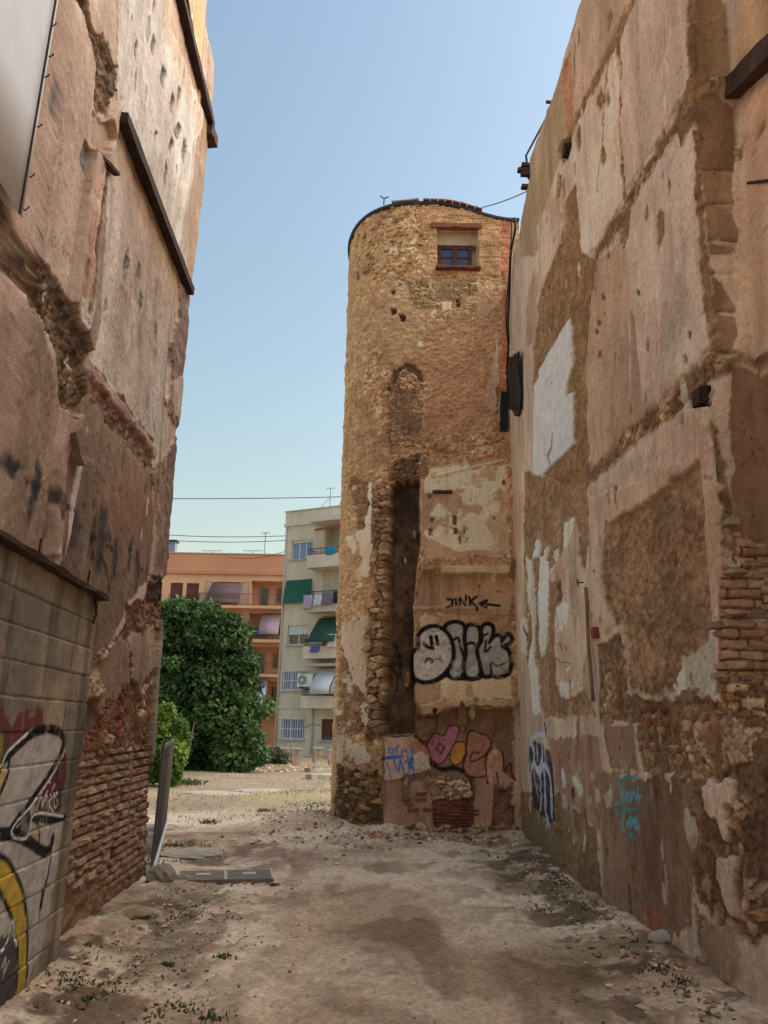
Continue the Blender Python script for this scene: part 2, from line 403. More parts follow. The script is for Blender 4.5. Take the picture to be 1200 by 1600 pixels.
def dent(h0, k=.7):
    def f(u, z, w, I): return w.col[I]*k, w.h[I]+h0
    return f
def lift(h0):
    def f(u, z, w, I): return None, w.h[I]+h0
    return f

def weathering(w, n, u0, u1, z0, z1, seed, light=(206, 186, 164), ndrip=60, band=()):
    r_ = random.Random(seed)
    for _ in range(n):
        u = r_.uniform(u0, u1); z = r_.uniform(z0, z1); a = r_.uniform(.008, .05)*(1 if r_.random() < .85 else 2.2); b = a*r_.uniform(.8, 3.2); k = r_.random()
        P = [(u+a*math.cos(t)*r_.uniform(.6, 1.2), z+b*math.sin(t)*r_.uniform(.6, 1.2)) for t in np.linspace(0, 6.28, 8)[:-1]]
        if k < .4: w.poly(P, plaster(light, tuple(int(c*.9) for c in light), None, .2, 7), uvp=True, warp=.01, fine=.012, edge=.006, a=r_.uniform(.4, .9))
        elif k < .75: w.poly(P, dent(-.012, r_.uniform(.55, .8)), uvp=True, warp=.01, fine=.012, edge=.006)
        else: w.poly(P, rough((150, 112, 82), (108, 80, 58), -.015, .015, 8, 20), uvp=True, warp=.015, fine=.02, edge=.006)
    for _ in range(ndrip):
        u = r_.uniform(u0, u1); z = (r_.choice(band)+r_.uniform(-.15, .05)) if band and r_.random() < .75 else r_.uniform(z0, z1); L_ = r_.uniform(.15, .9); wd = r_.uniform(.01, .05)
        w.line([(u, z), (u+r_.uniform(-.02, .02), z-L_*.5), (u+r_.uniform(-.03, .03), z-L_)], wd, stain((.82, .78, .72)) if r_.random() < .6 else stain((1.14, 1.14, 1.14)), uvp=True, edge=wd*.45, warp=.02, fine=.01, a=r_.uniform(.4, .9))
# shared piece meshes -------------------------------------------------
def piece_mesh(name, sx, sy, sz, jit, seed, m, rnd_=False):
    r_ = random.Random(seed); bm = bmesh.new(); bmesh.ops.create_cube(bm, size=1)
    bmesh.ops.bevel(bm, geom=bm.edges[:], offset=.16 if name == 'brick' else .2, segments=1, affect='EDGES')
    for v in bm.verts:
        v.co = Vector((v.co.x*sx, v.co.y*sy, v.co.z*sz)) + Vector((r_.uniform(-jit, jit)*sx, r_.uniform(-jit, jit)*sy, r_.uniform(-jit, jit)*sz))
    me = bpy.data.meshes.new(name); bm.to_mesh(me); bm.free(); me.materials.append(m)
    me.polygons.foreach_set('use_smooth', [rnd_]*len(me.polygons)); return me
BRICKS = [piece_mesh('brick', .27, .14, .045, .10, i, M_BRICK) for i in range(6)]
REDS = [piece_mesh('brick', .25, .14, .045, .09, 20+i, M_REDBRICK) for i in range(4)]
STONES = [piece_mesh('stone', .17, .13, .075, .17, 40+i, M_STONE) for i in range(7)]
def put_piece(meshes, name, wall, u, z, off, parent, sc=(1, 1, 1), tilt=0.05):
    p, n = wall.surf(u, z, off)
    o = bpy.data.objects.new(name, rnd.choice(meshes)); link(o, parent)
    o.location = p-parent.location
    o.rotation_euler = (rnd.uniform(-tilt, tilt), rnd.uniform(-tilt, tilt), math.atan2(n.y, n.x)+math.pi/2+rnd.uniform(-tilt, tilt)+rnd.choice((0, math.pi)))
    o.scale = sc; return o

# ================================================================== GROUND
def gz(x, y):
    x = np.asarray(x, float); y = np.asarray(y, float)
    z = (fbm(x, y, .35, 201, 4)-.5)*.16*sst(3, 9, y)+(fbm(x, y, 2.2, 202, 4)-.5)*.035
    z = z + .16*np.exp(-((x+.9)/1.1)**2-((y-14.3)/1.6)**2) + .10*np.exp(-((x+1.5)/1.2)**2-((y-17.5)/3.)**2)
    z = z + .10*sst(1.55, 2.25, x)*sst(14, 13, y) + .10*sst(-1.75, -2.4, x)*sst(10, 9, y)
    z = z + .12*sst(13.0, 13.5, y)*sst(-.3, .2, x)*sst(2.6, 2.2, x)
    for (cx, w) in ((-.35, .22), (.95, .24)):        # wheel tracks
        xc = cx-.2-.017*np.clip(y-6, 0, 20)**2+.05*np.sin(y*.9)
        z = z - .022*np.exp(-((x-xc)/w)**2)*sst(20, 8, y)
    return z
def gz1(x, y): return float(gz(np.array([x]), np.array([y]))[0])
def build_ground():
    xs = np.concatenate([[-900, -300, -120, -60, -40], np.arange(-30, -3.2, .35), np.arange(-3.2, 3.2, .017), np.arange(3.2, 10, .5), [14, 22, 40, 60, 120, 300, 900]])
    ys = [-300, -60, -25, -10, -4, 0, 1.5, 2.5, 3.2, 3.8]; y = 4.2
    while y < 75: ys.append(y); y += max(.013, 1.35*y*y/2040)
    ys = np.array(ys+[90, 120, 200, 400, 1200]); X, Y = np.meshgrid(xs, ys); x = X.ravel(); y = Y.ravel()
    clod = sst(.55, .72, fbm(x, y, 7., 233, 4)); side_ = .3+.7*np.maximum(sst(-.3, -1.6, x), sst(.8, 1.8, x))
    fine = (clod*.022*side_+(fbm(x, y, 9., 203, 4)-.5)*.03)*sst(30, 12, y)*(np.abs(x) < 3.3) + (fbm(x, y, 34., 204, 3)-.5)*.014*sst(16, 9, y)*(np.abs(x) < 3.3)
    z = gz(x, y)+fine
    c1 = S(182, 160, 134); c2 = S(152, 126, 100); n = fbm(x, y, .8, 210, 5)
    c = mix(np.tile(c1, (x.size, 1)), np.tile(c2, (x.size, 1)), sst(.35, .65, n))
    pale = sst(.5, .62, fbm(x*.9, y*.45, .9, 212, 5))*sst(7.0, 9.5, y)*.75
    c = mix(c, np.tile(S(188, 168, 142), (x.size, 1)), pale)
    far = sst(13.5, 18, y); c = mix(c, np.tile(S(106, 91, 72), (x.size, 1))*(.75+.4*fbm(x, y, 1.5, 213, 4))[:, None], far*.85)
    litter = sst(.52, .63, fbm(x, y*.8, 3.2, 214, 6))
    side = np.maximum(sst(-.9, -1.9, x), sst(.9, 1.8, x))*sst(15, 11, y)
    c = mix(c, np.tile(S(70, 54, 40), (x.size, 1)), litter*(.3+.55*side)*sst(16, 12, y)); l2 = sst(.56, .64, fbm(x*1.3, y*.6, 1.6, 240, 6)); c = mix(c, np.tile(S(92, 70, 50), (x.size, 1)), l2*.55*sst(15, 11, y))
    brown = np.exp(-((x-.35)/1.0)**2-((y-6.6)/1.1)**2)+.8*np.exp(-((x+.5)/.7)**2-((y-11.0)/1.3)**2)+.7*np.exp(-((x-.2)/1.6)**2-((y-5.2)/.8)**2)
    c = mix(c, np.tile(S(104, 76, 52), (x.size, 1)), np.clip(brown*(.35+n), 0, 1)*.55)
    for (cx, w) in ((-.35, .13), (.95, .14)):
        xc = cx-.2-.017*np.clip(y-6, 0, 20)**2+.05*np.sin(y*.9)
        tr = np.exp(-((x-xc)/w)**2)*sst(20, 8, y); tread = .5+.5*np.sign(np.sin((y*9+(x-xc)*14)*2.6))
        c = mix(c, np.tile(S(168, 142, 112), (x.size, 1)), tr*.45*(.4+1.2*fbm(x, y, 1.3, 222, 3))); z = z-tr*tread*.012*sst(11, 8, y)
    red = np.exp(-((x+1.6)/.9)**2-((y-11.2)/.8)**2); c = mix(c, np.tile(S(126, 96, 84), (x.size, 1)), red*.5)
    c = mix(c, np.tile(S(96, 72, 54), (x.size, 1)), clod*.5*side_*sst(15, 11, y)); c = c*(1+(fbm(x, y, 20., 234, 3)-.5)*.5)[:, None]
    moss = sst(.55, .66, fbm(x, y, 2.1, 216, 5))*side; c = mix(c, np.tile(S(84, 80, 50), (x.size, 1)), moss*.5)
    farg = sst(.5, .65, fbm(x, y*.4, .5, 217, 5))*far; c = mix(c, np.tile(S(142, 128, 84), (x.size, 1)), farg*.5)
    ny, nx = len(ys), len(xs); a = (np.arange(ny-1)[:, None]*nx+np.arange(nx-1)[None, :]).ravel()
    o = grid_mesh('ground', np.stack([x, y, z], 1), np.stack([a, a+1, a+nx+1, a+nx], 1), c, M_DIRT, None)
    tag(o, kind='structure'); return o
build_ground()

# ================================================================== LEFT RUIN
def left_xf(P):
    P = P.copy(); g = np.interp(P[:, 2], [-.3, 0, 1.9, 3, 5, 7, 8.6, 12], [.6, .58, .16, .0, -.18, -.17, .0, .02]); k = sst(6., 8.75, P[:, 1])*(P[:, 1] < 8.95)
    d = g*k; P[:, 1] += d; P[:, 0] -= .059*d; return P
lplan = [(-2.06, 1.2), (-2.30, 5.3), (-2.505, 8.75), (-7.5, 8.9)]
_ls = [0, math.hypot(.24, 4.1), math.hypot(.24, 4.1)+math.hypot(.205, 3.45)]
LW = Relief(lplan, -1, lambda s: 12.3 if s < _ls[2]-.82 else (12.3-1.75*float(sst(_ls[2]-.82, _ls[2]-.74, np.array([s]))[0])-.28*max(0, min(1, (s-_ls[2]+.12)/.12))**2), .0125, .75, smin=.005, smax=.026, xf=left_xf)
LW.all(plaster((152, 120, 99), (172, 142, 121), 0., .35, 1))
w = LW
w.poly(L1((560, -300), (820, -300), (770, 60), (960, 560), (905, 700), (880, 1330), (545, 470), (545, 300)), plaster((182, 170, 158), (156, 141, 127), .015, .35, 5), warp=.03, fine=.02)
w.poly(L1((545, 540), (870, 1360))+L2((985, 150), (930, 330), (900, 900), (470, 390))+L1((440, 1500)), plaster((164, 146, 131), (146, 120, 102), 0., .35, 6), warp=.03, fine=.02)
w.poly(L1((980, 200), (1005, 260), (960, 900), (900, 1340), (870, 1340), (880, 900), (940, 640)), plaster((160, 132, 108), (140, 112, 90), .01, .3, 7), warp=.05, fine=.03)
w.poly(L1((870, 0), (945, 0), (945, 130), (935, 480), (915, 300)), plaster((186, 140, 84), (166, 128, 92), .02, .3, 8), warp=.03, fine=.03)
w.poly(L2((440, 420), (500, 600), (840, 1010), (850, 1400), (830, 1588))+L3((700, 360), (620, 560), (430, 720), (430, 280), (0, 60))+L2((0, 1400), (300, 1480), (330, 950), (440, 700)), plaster((134, 104, 81), (114, 87, 67), -.01, .35, 9), warp=.02, fine=.02)
w.poly(L2((-20, 150), (190, 150), (310, 480), (320, 680), (290, 900), (230, 1560), (0, 1400), (-60, 900)), plaster((140, 110, 88), (124, 95, 74), 0., .35, 10), warp=.02, fine=.02)
w.poly(L2((560, 1100), (700, 1080), (830, 1130), (820, 1330), (600, 1330)), stain((1.0, .84, .76)), edge=.25, warp=.1, fine=.15)
for (a, b, wd) in ((L1((545, 560))[0], L1((860, 1360))[0], .32), (L1((770, 0))[0], L1((965, 590))[0], .30)):
    w.line([(a[0]-1, a[1]+26), (b[0]-3, b[1]+18)], wd, stain((.93, .83, .68)), edge=.14)
# right hand cement edge
w.poly(L2((985, 0), (1060, 0), (1040, 250), (975, 900), (955, 1150), (930, 1588), (850, 1588), (870, 1350), (850, 1150), (830, 1000), (890, 930), (985, 800), (900, 640), (950, 520), (940, 300), (985, 170)), rough((140, 114, 98), (106, 85, 72), .018, .02, 12, 9), warp=.06, fine=.05)
w.poly(L2((950, 520), (1000, 470), (985, 780), (960, 700), (940, 620)), plaster((158, 136, 120), (142, 118, 102), .03, .2, 13), warp=.03)
# pilaster
pil = L1((415, 700), (550, 470), (530, 600), (490, 820), (440, 1500))+L2((480, 380), (440, 700), (430, 1000), (320, 1550), (235, 1560), (290, 900), (330, 700), (390, 250))+L1((310, 1500))
w.poly(pil, lift(.055), edge=.012, warp=.0, fine=.0)
w.poly(L1((415, 830), (462, 800), (385, 1500), (312, 1500)), plaster((182, 140, 112), (160, 118, 92), None, .3, 14), warp=.01, fine=.01)
w.poly(L1((500, 800), (480, 1500), (432, 1500), (470, 830)), plaster((190, 176, 166), (168, 148, 134), None, .3, 15), warp=.02, fine=.02)
w.poly(L2((395, 60), (480, 60), (440, 250), (400, 200)), plaster((186, 172, 160), (150, 124, 106), None, .3, 15), warp=.03, fine=.03)
w.poly(L2((440, 840), (430, 1050), (395, 1270), (330, 1500), (370, 1050)), plaster((176, 160, 148), (140, 118, 100), None, .3, 16), warp=.02, fine=.03)
w.line(L1((470, 800), (440, 1000), (415, 1250), (380, 1500)), .05, hole(96, 66, 52, .02), warp=.05, fine=.03)
w.line(L2((410, 900), (370, 1100), (330, 1350), (310, 1550)), .03, hole(90, 62, 48, .02), warp=.03, fine=.02)
# broken masonry scars
w.poly(L1((340, -60), (400, -60), (430, 160), (500, 180), (545, 300), (545, 440), (520, 480), (490, 560), (430, 480), (450, 300), (420, 170)), rough((138, 110, 84), (78, 60, 46), -.025, .06, 17, 17), warp=.07, fine=.06)
w.poly(L1((430, 520), (500, 560), (515, 650), (480, 740), (420, 700)), plaster((168, 132, 104), (150, 118, 92), -.02, .2, 18), warp=.03)
w.poly(L1((0, 950), (120, 1100), (200, 1180), (260, 1340), (330, 1500))+L2((300, 40), (350, 130), (440, 250), (490, 350), (460, 430), (440, 680), (340, 690), (310, 480), (300, 380), (210, 220), (130, 60))+L1((60, 1370), (-60, 1200), (-80, 950)), rough((132, 106, 80), (72, 56, 43), -.015, .06, 19, 18), warp=.09, fine=.08)
w.poly(L2((465, 395), (520, 420), (850, 880), (840, 1010), (700, 880), (560, 720), (500, 640), (500, 540)), rough((134, 104, 86), (88, 66, 54), -.015, .04, 20, 18), warp=.05, fine=.06)
w.line(L2((470, 400), (700, 700), (850, 900)), .10, plaster((166, 134, 122), (140, 104, 92), .02, .2, 21), warp=.04, fine=.06)
# gouges
def lens(L, x, y0, y1, wd, lean=0, **k):
    w.poly(L((x+lean, y0), (x+wd*.5+lean*.5, y0*.7+y1*.3), (x+wd*.45, (y0+y1)/2), (x-lean*.5+wd*.2, y0*.25+y1*.75), (x-lean, y1), (x-wd*.4-lean*.4, y0*.3+y1*.7), (x-wd*.5, (y0+y1)/2)), hole(112, 104, 98, -.018), edge=.008, warp=.008, fine=.010)
for a in ((L1, 255, 345, 590, 46), (L1, 395, 655, 830, 44), (L1, 715, 160, 270, 20), (L1, 757, 300, 420, 28), (L1, 798, 430, 545, 26), (L1, 830, 570, 660, 36), (L1, 795, 640, 735, 26), (L1, 858, 645, 780, 26), (L1, 728, 615, 645, 14), (L1, 772, 740, 900, 14), (L1, 588, 1175, 1340, 34), (L1, 665, 1355, 1475, 26), (L2, 783, 10, 145, 30), (L2, 866, 165, 320, 18), (L2, 936, 300, 450, 20)): lens(*a)
w.line(L2((866, 320), (850, 500), (836, 780)), .012, dent(-.02, .5), warp=.01)
# soot drawn marks
K = paint(46, 42, 44)
for pts, wd in (((L2((0, 890), (50, 1010), (95, 960), (130, 1065), (200, 1070), (245, 1120))), .05), (L2((215, 1020), (180, 1110)), .12), (L2((190, 1090), (170, 1160), (148, 1240)), .10), (L2((0, 940), (45, 960)), .12),
    (L2((285, 1130), (320, 1190), (310, 1240)), .10), (L2((330, 1190), (400, 1240)), .03), (L2((425, 1270), (430, 1340)), .22), (L2((450, 1320), (520, 1360), (620, 1440), (700, 1588)), .02), (L2((575, 1275), (560, 1400), (545, 1520)), .20), (L2((520, 1380), (600, 1390)), .10),
    (L2((640, 1390), (632, 1560)), .12), (L2((728, 1435), (712, 1550)), .10), (L3((560, 60), (590, 130), (610, 240)), .02), (L3((660, 130), (705, 210)), .03), (L3((765, 60), (775, 140), (757, 240)), .14), (L3((825, 110), (815, 190)), .08), (L3((780, 140), (900, 190)), .03), (L2((525, 1460), (520, 1520)), .06)):
    w.line(pts, wd, K, edge=wd*.35, warp=.05, fine=.08, a=.88)
w.poly(L2((0, 890), (60, 900), (110, 970), (60, 1030), (0, 960)), K, edge=.06, warp=.06, fine=.08, a=.45)
# eroded lower zone
ero = L3((935, 190), (830, 190), (800, 310), (700, 350), (700, 460), (620, 560), (520, 650), (450, 710), (440, 800), (455, 860), (420, 910), (400, 1190), (340, 1500))+[(60, 1560), (260, 1440), (262, 1200), (270, 950)]
w.poly(ero, rubble(((150, 116, 88), (128, 96, 72), (110, 82, 62), (168, 136, 108)), -.05, .07, .17, .1, 23, (98, 72, 54), .62), warp=.05, fine=.07)
w.poly(L3((935, 200), (830, 200), (800, 300), (860, 330), (900, 330)), rough((88, 62, 52), (62, 46, 40), -.04, .07, 24, 10), warp=.05, fine=.06)
w.poly(L3((720, 500), (860, 440), (870, 640), (800, 790), (730, 760), (740, 640)), plaster((146, 120, 98), (124, 98, 78), -.015, .2, 25), warp=.07, fine=.06)
w.poly(L3((620, 570), (720, 520), (730, 760), (640, 870), (560, 850), (540, 680)), plaster((130, 102, 80), (112, 86, 66), -.02, .2, 26), warp=.06, fine=.06)
w.poly(L3((450, 740), (540, 720), (575, 800), (540, 850), (470, 850)), rough((176, 146, 120), (142, 112, 88), .0, .05, 27, 14), warp=.04, fine=.05)
w.poly(L3((430, 900), (550, 900), (560, 980), (500, 1080), (420, 1040)), plaster((120, 90, 66), (98, 72, 54), -.05, .2, 28), warp=.05, fine=.04)
w.poly(L3((850, 950), (870, 640), (905, 330), (890, 700), (850, 1170), (820, 1170)), plaster((128, 116, 104), (104, 92, 82), .02, .2, 29), warp=.02, fine=.03)
w.poly(L4((245, 130), (560, 30), (575, 160), (540, 520), (470, 600), (300, 720), (230, 790), (180, 800), (240, 480)), courses((164, 132, 108), (130, 100, 80), (88, 66, 52), -.085, .29, .078, .035, 30), warp=.05, fine=.06)
w.poly(L4((180, 800), (240, 480), (320, 560), (470, 560), (540, 480), (540, 520), (470, 600), (300, 720), (230, 790)), rough((140, 104, 80), (100, 74, 56), -.055, .04, 330, 11), warp=.08, fine=.08, edge=.04)
weathering(LW, 130, 3.2, _ls[2]-.05, 2.6, 10.5, 5, (196, 178, 162), 80, (4.3, 6.7, 9.4))
LB = thing('ruined_house', 'ruined house wall with bare stained plaster and dark floor beams beside the concrete blocks', 'building', (-2.4, 5.5, 0))
LW.build('plaster_wall', M_WALL, LB)
# bricks in the eroded zone
bz = w.uv(L4((250, 140), (330, 100), (560, 30), (570, 120), (545, 470), (470, 560), (320, 560), (240, 470)))
us = [p[0] for p in bz]
r = 0; z = .078*5.5
while z < 2.05:
    u = min(us)-.3+rnd.uniform(0, .3)
    while u < max(us)+.2:
        L_ = rnd.uniform(.9, 1.05)
        if polysd(np.array([u]), np.array([z]), bz)[0] > -.04 and u < _ls[2]-.15 and rnd.random() > .06:
            put_piece(BRICKS, 'brick', w, u, z+rnd.uniform(-.006, .006), rnd.uniform(-.118, -.09), LB, (L_, 1, rnd.uniform(1.0, 1.25)), .025)
        u += .29
    z += .078
rz = w.uv(L3((600, 890), (700, 780), (735, 800), (700, 980), (690, 1150), (530, 1170), (510, 1080), (560, 990)))
z = 1.5
while z < 2.9:
    u = min(p[0] for p in rz)+rnd.uniform(0, .2)
    while u < max(p[0] for p in rz):
        if polysd(np.array([u]), np.array([z]), rz)[0] > -.02: put_piece(REDS, 'brick', w, u, z, -.10+rnd.uniform(-.006, .006), LB, (1, 1, 1.7), .015)
        u += .262
    z += .088
def px_s(w_, p, off):
    q = list(w_.uv([p])[0])
    if w_ is LW: q[0] = min(q[0], _ls[2]-.03)
    return w_.surf(q[0], q[1], off)[0]
def beam_on(w_, pa, pb, wd, ht, m, parent, off, name='wooden_beam', jit=.012):
    a = px_s(w_, pa, off); b = px_s(w_, pb, off)
    return MB().bar(a-parent.location, b-parent.location, wd, ht, seg=9, jit=jit*.45, rn=rnd).build(name, m, parent)
beam_on(w, (184, 183), (292, 455), .09, .10, M_DARKWOOD, LB, .045)
beam_on(w, (258, -70), (325, 196), .10, .11, M_DARKWOOD, LB, .045)
beam_on(w, (277, -60), (297, 62), .05, .05, M_WOOD, LB, .03, 'batten')
e = px_s(w, (324, 208), .03)-LB.location
MB().bar(e+Vector((-.02, -.12, -.02)), e+Vector((.0, .17, -.02)), .17, .15, seg=3, jit=.008, rn=rnd).build('beam_end', M_WOOD, LB)
# white corrugated sheet with its nails
ny = 260; ys_ = np.linspace(1.0, 3.86, ny); zs_ = np.array([4.52, 5.2, 6.0, 7.0, 9.2]); V = []; Fc = []
for j, zz in enumerate(zs_):
    for i, yy in enumerate(ys_):
        V.append((-2.06-.0585*(yy-1.2)+.075+.0025*math.sin(yy*2*math.pi/.32)-LB.location.x, yy-LB.location.y, zz))
for j in range(len(zs_)-1):
    for i in range(ny-1): Fc.append((j*ny+i, j*ny+i+1, (j+1)*ny+i+1, (j+1)*ny+i))
sh = MB().add(V, Fc).build('metal_sheet', mat('white_sheet', S4(240, 240, 242), .85, S4(222, 222, 226), 2), LB, True); sm = sh.modifiers.new('thickness', 'SOLIDIFY'); sm.thickness = .004
MB().bar((-2.06-.0585*2.6+.088-LB.location.x, 3.8-LB.location.y, 4.5), (-2.06-.0585*2.6+.088-LB.location.x, 3.8-LB.location.y, 9.2), .012, .008, up=(0, 1, 0)).build('sheet_edge', M_RUST, LB)
for (x, y) in L1((185, 100), (172, 245), (152, 340), (115, 575), (78, 810), (52, 965)):
    p = px_s(w, (x-1, y), .02)-LB.location
    MB().tube([p, p+Vector((.06, .02, -.012)), p+Vector((.075, .03, .02))], .005, 5).build('nail', M_RUST, LB)
br = px_s(w, L1((430, 710))[0], .02)-LB.location; b2 = px_s(w, L1((490, 815))[0], .10)-LB.location
MB().bar(br, b2, .05, .03, seg=2, jit=.004, rn=rnd).build('iron_bracket', M_RUST, LB)
q = px_s(w, L2((365, 780))[0], .05)-LB.location; q2 = px_s(w, L2((385, 960))[0], .09)-LB.location
MB().bar(q, q2, .16, .09, up=(1, 0, 0), seg=3, jit=.01, rn=rnd).build('corbel', mat('corbel_plaster', S4(148, 122, 102), .95, S4(116, 92, 74), 4, .4), LB)
# body of the house behind the wall
MB().box(-7.6, -2.62, 1.0, 8.6, -.2, 10.3).build('house_body', mat('back_plaster', S4(140, 112, 92), .95), LB, loc=-LB.location)
MB().box(-7.6, -2.2, -.2, 1.1, -.2, 10.3).build('front_body', MATS['back_plaster'], LB, loc=-LB.location)

# ================================================================== CONCRETE BLOCK WALL
BW = Relief([(-1.97, 2.4), (-2.235, 6.02), (-2.42, 6.03)], -1, lambda s: 2.63, .0065, 1.25, smin=.005)
w = BW
def blocktex(u, z, w, I):
    bh = .2; r_ = np.floor((2.63-z)/bh); uu = (u+.2*(r_ % 2)+.07)/.4; k = np.floor(uu); fz = ((2.63-z)/bh-r_)*bh; fu = (uu-k)*.4
    d = np.minimum(np.minimum(fz, bh-fz), np.minimum(fu, .4-fu)); e = sst(.002, .011, d+w.fn[I]*.006)
    cid = _hash(k.astype(int), r_.astype(int), 3)
    c = np.tile(S(132, 115, 95), (u.size, 1))*(.84+.28*cid)[:, None]
    c = mix(c, np.tile(S(104, 95, 84), (u.size, 1)), sst(.4, .65, fbm(u, z, 1.4, 5, 4)))
    st = sst(.5, .72, fbm(u*7, z*.5, 1.2, 8, 4)); c = c*(1-.42*st)[:, None]; c = c*(.8+.4*fbm(u, z, 3., 12, 5))[:, None]
    c = mix(np.tile(S(124, 110, 92), (u.size, 1)), c, .45+.55*e); c = c*(1+w.hn[I]*.3+w.mn[I]*.5)[:, None]
    return c, .007*e+.008*(cid-.5)+w.fn[I]*.006
w.all(blocktex)
GR = paint(158, 152, 146); BK = paint(24, 23, 25); WH = paint(196, 192, 188); RD = paint(96, 30, 34); YL = paint(168, 138, 22); MR = paint(84, 38, 42)
w.poly(LG((-60, 380), (0, 370), (40, 300), (150, 200), (240, 182), (300, 230), (300, 290), (240, 420), (160, 520), (170, 600), (300, 615), (290, 680), (270, 850), (240, 1000), (215, 1200), (150, 1340), (60, 1560), (-80, 1700), (-90, 500)), GR, edge=.01, warp=.01, fine=.0, a=.9)
w.poly(LG((60, 255), (50, 170), (80, 100), (120, 65), (170, 62), (200, 100), (206, 160), (150, 205)), RD, edge=.02, warp=.02, fine=.02, a=.92)
w.poly(LG((-30, 60), (20, 100), (45, 160), (55, 270), (0, 350), (-40, 340)), MR, edge=.02, warp=.02, fine=.02, a=.92)
w.poly(LG((-30, 190), (15, 230), (10, 290), (-30, 300)), paint(110, 120, 40), edge=.03, warp=.03, a=.8)
w.poly(LG((312, 280), (318, 400), (300, 500), (282, 600), (165, 600), (160, 530), (240, 425)), MR, edge=.01, warp=.01, a=.95)
w.poly(LG((300, 440), (290, 560), (240, 600), (230, 520)), paint(40, 38, 44), edge=.06, warp=.03, a=.8)
w.poly(LG((130, 570), (155, 590), (120, 700), (55, 680)), paint(58, 42, 46), edge=.01, warp=.01)
w.poly(LG((150, 640), (166, 640), (174, 690), (172, 750), (135, 718)), YL, edge=.008, warp=.01)
w.poly(LG((-40, 330), (10, 370), (30, 380), (10, 480), (-40, 600)), YL, edge=.01, warp=.01, a=.85)
w.poly(LG((-60, 1230), (20, 1180), (55, 1110), (75, 1220), (80, 1400), (40, 1600), (-60, 1700)), paint(52, 48, 52), edge=.01, warp=.02, a=.92)
w.line(LG((-30, 860), (10, 880), (55, 960), (90, 1080), (105, 1200), (98, 1380), (65, 1560)), .20, BK, edge=.012, sm=5)
w.line(LG((-30, 860), (10, 880), (55, 960), (90, 1080), (105, 1200), (98, 1380), (65, 1560)), .13, YL, edge=.012, sm=5)
for pts, wd in ((((-20, 390), (10, 345), (45, 300), (150, 205), (225, 183), (285, 200), (300, 245), (275, 330), (165, 500), (50, 660)), .065), (((-20, 690), (50, 686), (120, 715), (195, 768), (232, 768), (250, 710)), .075), (((250, 712), (228, 850), (190, 1040)), .035), (((155, 597), (225, 618), (310, 608)), .05),
    (((150, 610), (180, 650), (180, 755)), .03), (((45, 300), (30, 400), (-10, 500)), .04)):
    w.line(LG(*pts), wd, BK, edge=.008, warp=.006, sm=5)
for pts, wd in ((((-20, 375), (5, 358), (40, 285), (145, 188)), .02), (((310, 280), (280, 345), (165, 520), (50, 672), (125, 705), (160, 590), (300, 602)), .016), (((0, 1250), (30, 1200), (55, 1105), (72, 1220)), .02),
    (((168, 568), (185, 520), (196, 485), (198, 560), (222, 480), (216, 560)), .012), (((222, 590), (236, 520), (250, 460), (262, 450), (256, 500), (228, 530), (250, 580)), .012), (((275, 480), (255, 520), (258, 560), (270, 545), (268, 515)), .012), (((235, 440), (225, 430)), .012), (((0, 1330), (20, 1280), (10, 1360), (35, 1300)), .012)):
    w.line(LG(*pts), wd, WH, edge=.005, warp=.004, sm=5)
BWT = thing('block_wall', 'low wall of grey concrete blocks covered in silver, red and yellow graffiti', 'wall', (-2.2, 4.3, 0))
P_ = w.points()-np.array(BWT.location); nz_, ns_ = w.shape; Zr = w.z.reshape(w.shape)[:, 0]
r_ = 0
while 2.63-.2*r_ > -.1:
    zt = 2.63-.2*r_; zb = zt-.2; rows = np.nonzero((Zr >= zb-.0066) & (Zr <= zt+.001))[0]
    edges = [-1.]+[(k*.4-.07-.2*(r_ % 2)) for k in range(0, 11)]
    for ea, eb in zip(edges[:-1], edges[1:]):
        cols = np.nonzero((w.ss >= ea-.001) & (w.ss <= eb+.001))[0]
        if len(cols) < 2: continue
        if cols[-1] < ns_-1: cols = np.append(cols, cols[-1]+1)
        if len(rows) < 2: continue
        idx = (rows[:, None]*ns_+cols[None, :]); nr_, nc_ = idx.shape
        a = (np.arange(nr_-1)[:, None]*nc_+np.arange(nc_-1)[None, :]).ravel()
        grid_mesh('concrete_block', P_[idx.ravel()], np.stack([a, a+1, a+nc_+1, a+nc_], 1), w.col[idx.ravel()], M_BLOCK, BWT)
    r_ += 1
MB().add([(-2.0, 2.3, -.2), (-2.265, 5.99, -.2), (-2.45, 5.99, -.2), (-2.3, 2.3, -.2), (-2.0, 2.3, 2.6), (-2.265, 5.99, 2.6), (-2.45, 5.99, 2.6), (-2.3, 2.3, 2.6)], [(0, 1, 5, 4), (1, 2, 6, 5), (4, 5, 6, 7), (3, 0, 4, 7)]).build('mortar_core', M_CONC, BWT, loc=-BWT.location)
MB().bar((-1.98, 2.4, 2.645), (-2.25, 6.08, 2.64), .16, .035, seg=16, jit=.008, rn=rnd).build('rusty_coping', M_RUST, BWT, loc=-BWT.location)
for y_ in (4.7, 5.75): MB().tube([(-2.03-.073*(y_-3), y_, 2.62), (-2.03-.073*(y_-3), y_+.01, 2.80)], .008, 5).build('iron_rod', M_RUST, BWT, loc=-BWT.location)
MB().tube([(-2.22, 5.9, 2.64), (-2.20, 5.92, 2.5), (-2.21, 5.9, 2.42)], .010, 5).build('iron_rod', M_RUST, BWT, loc=-BWT.location)

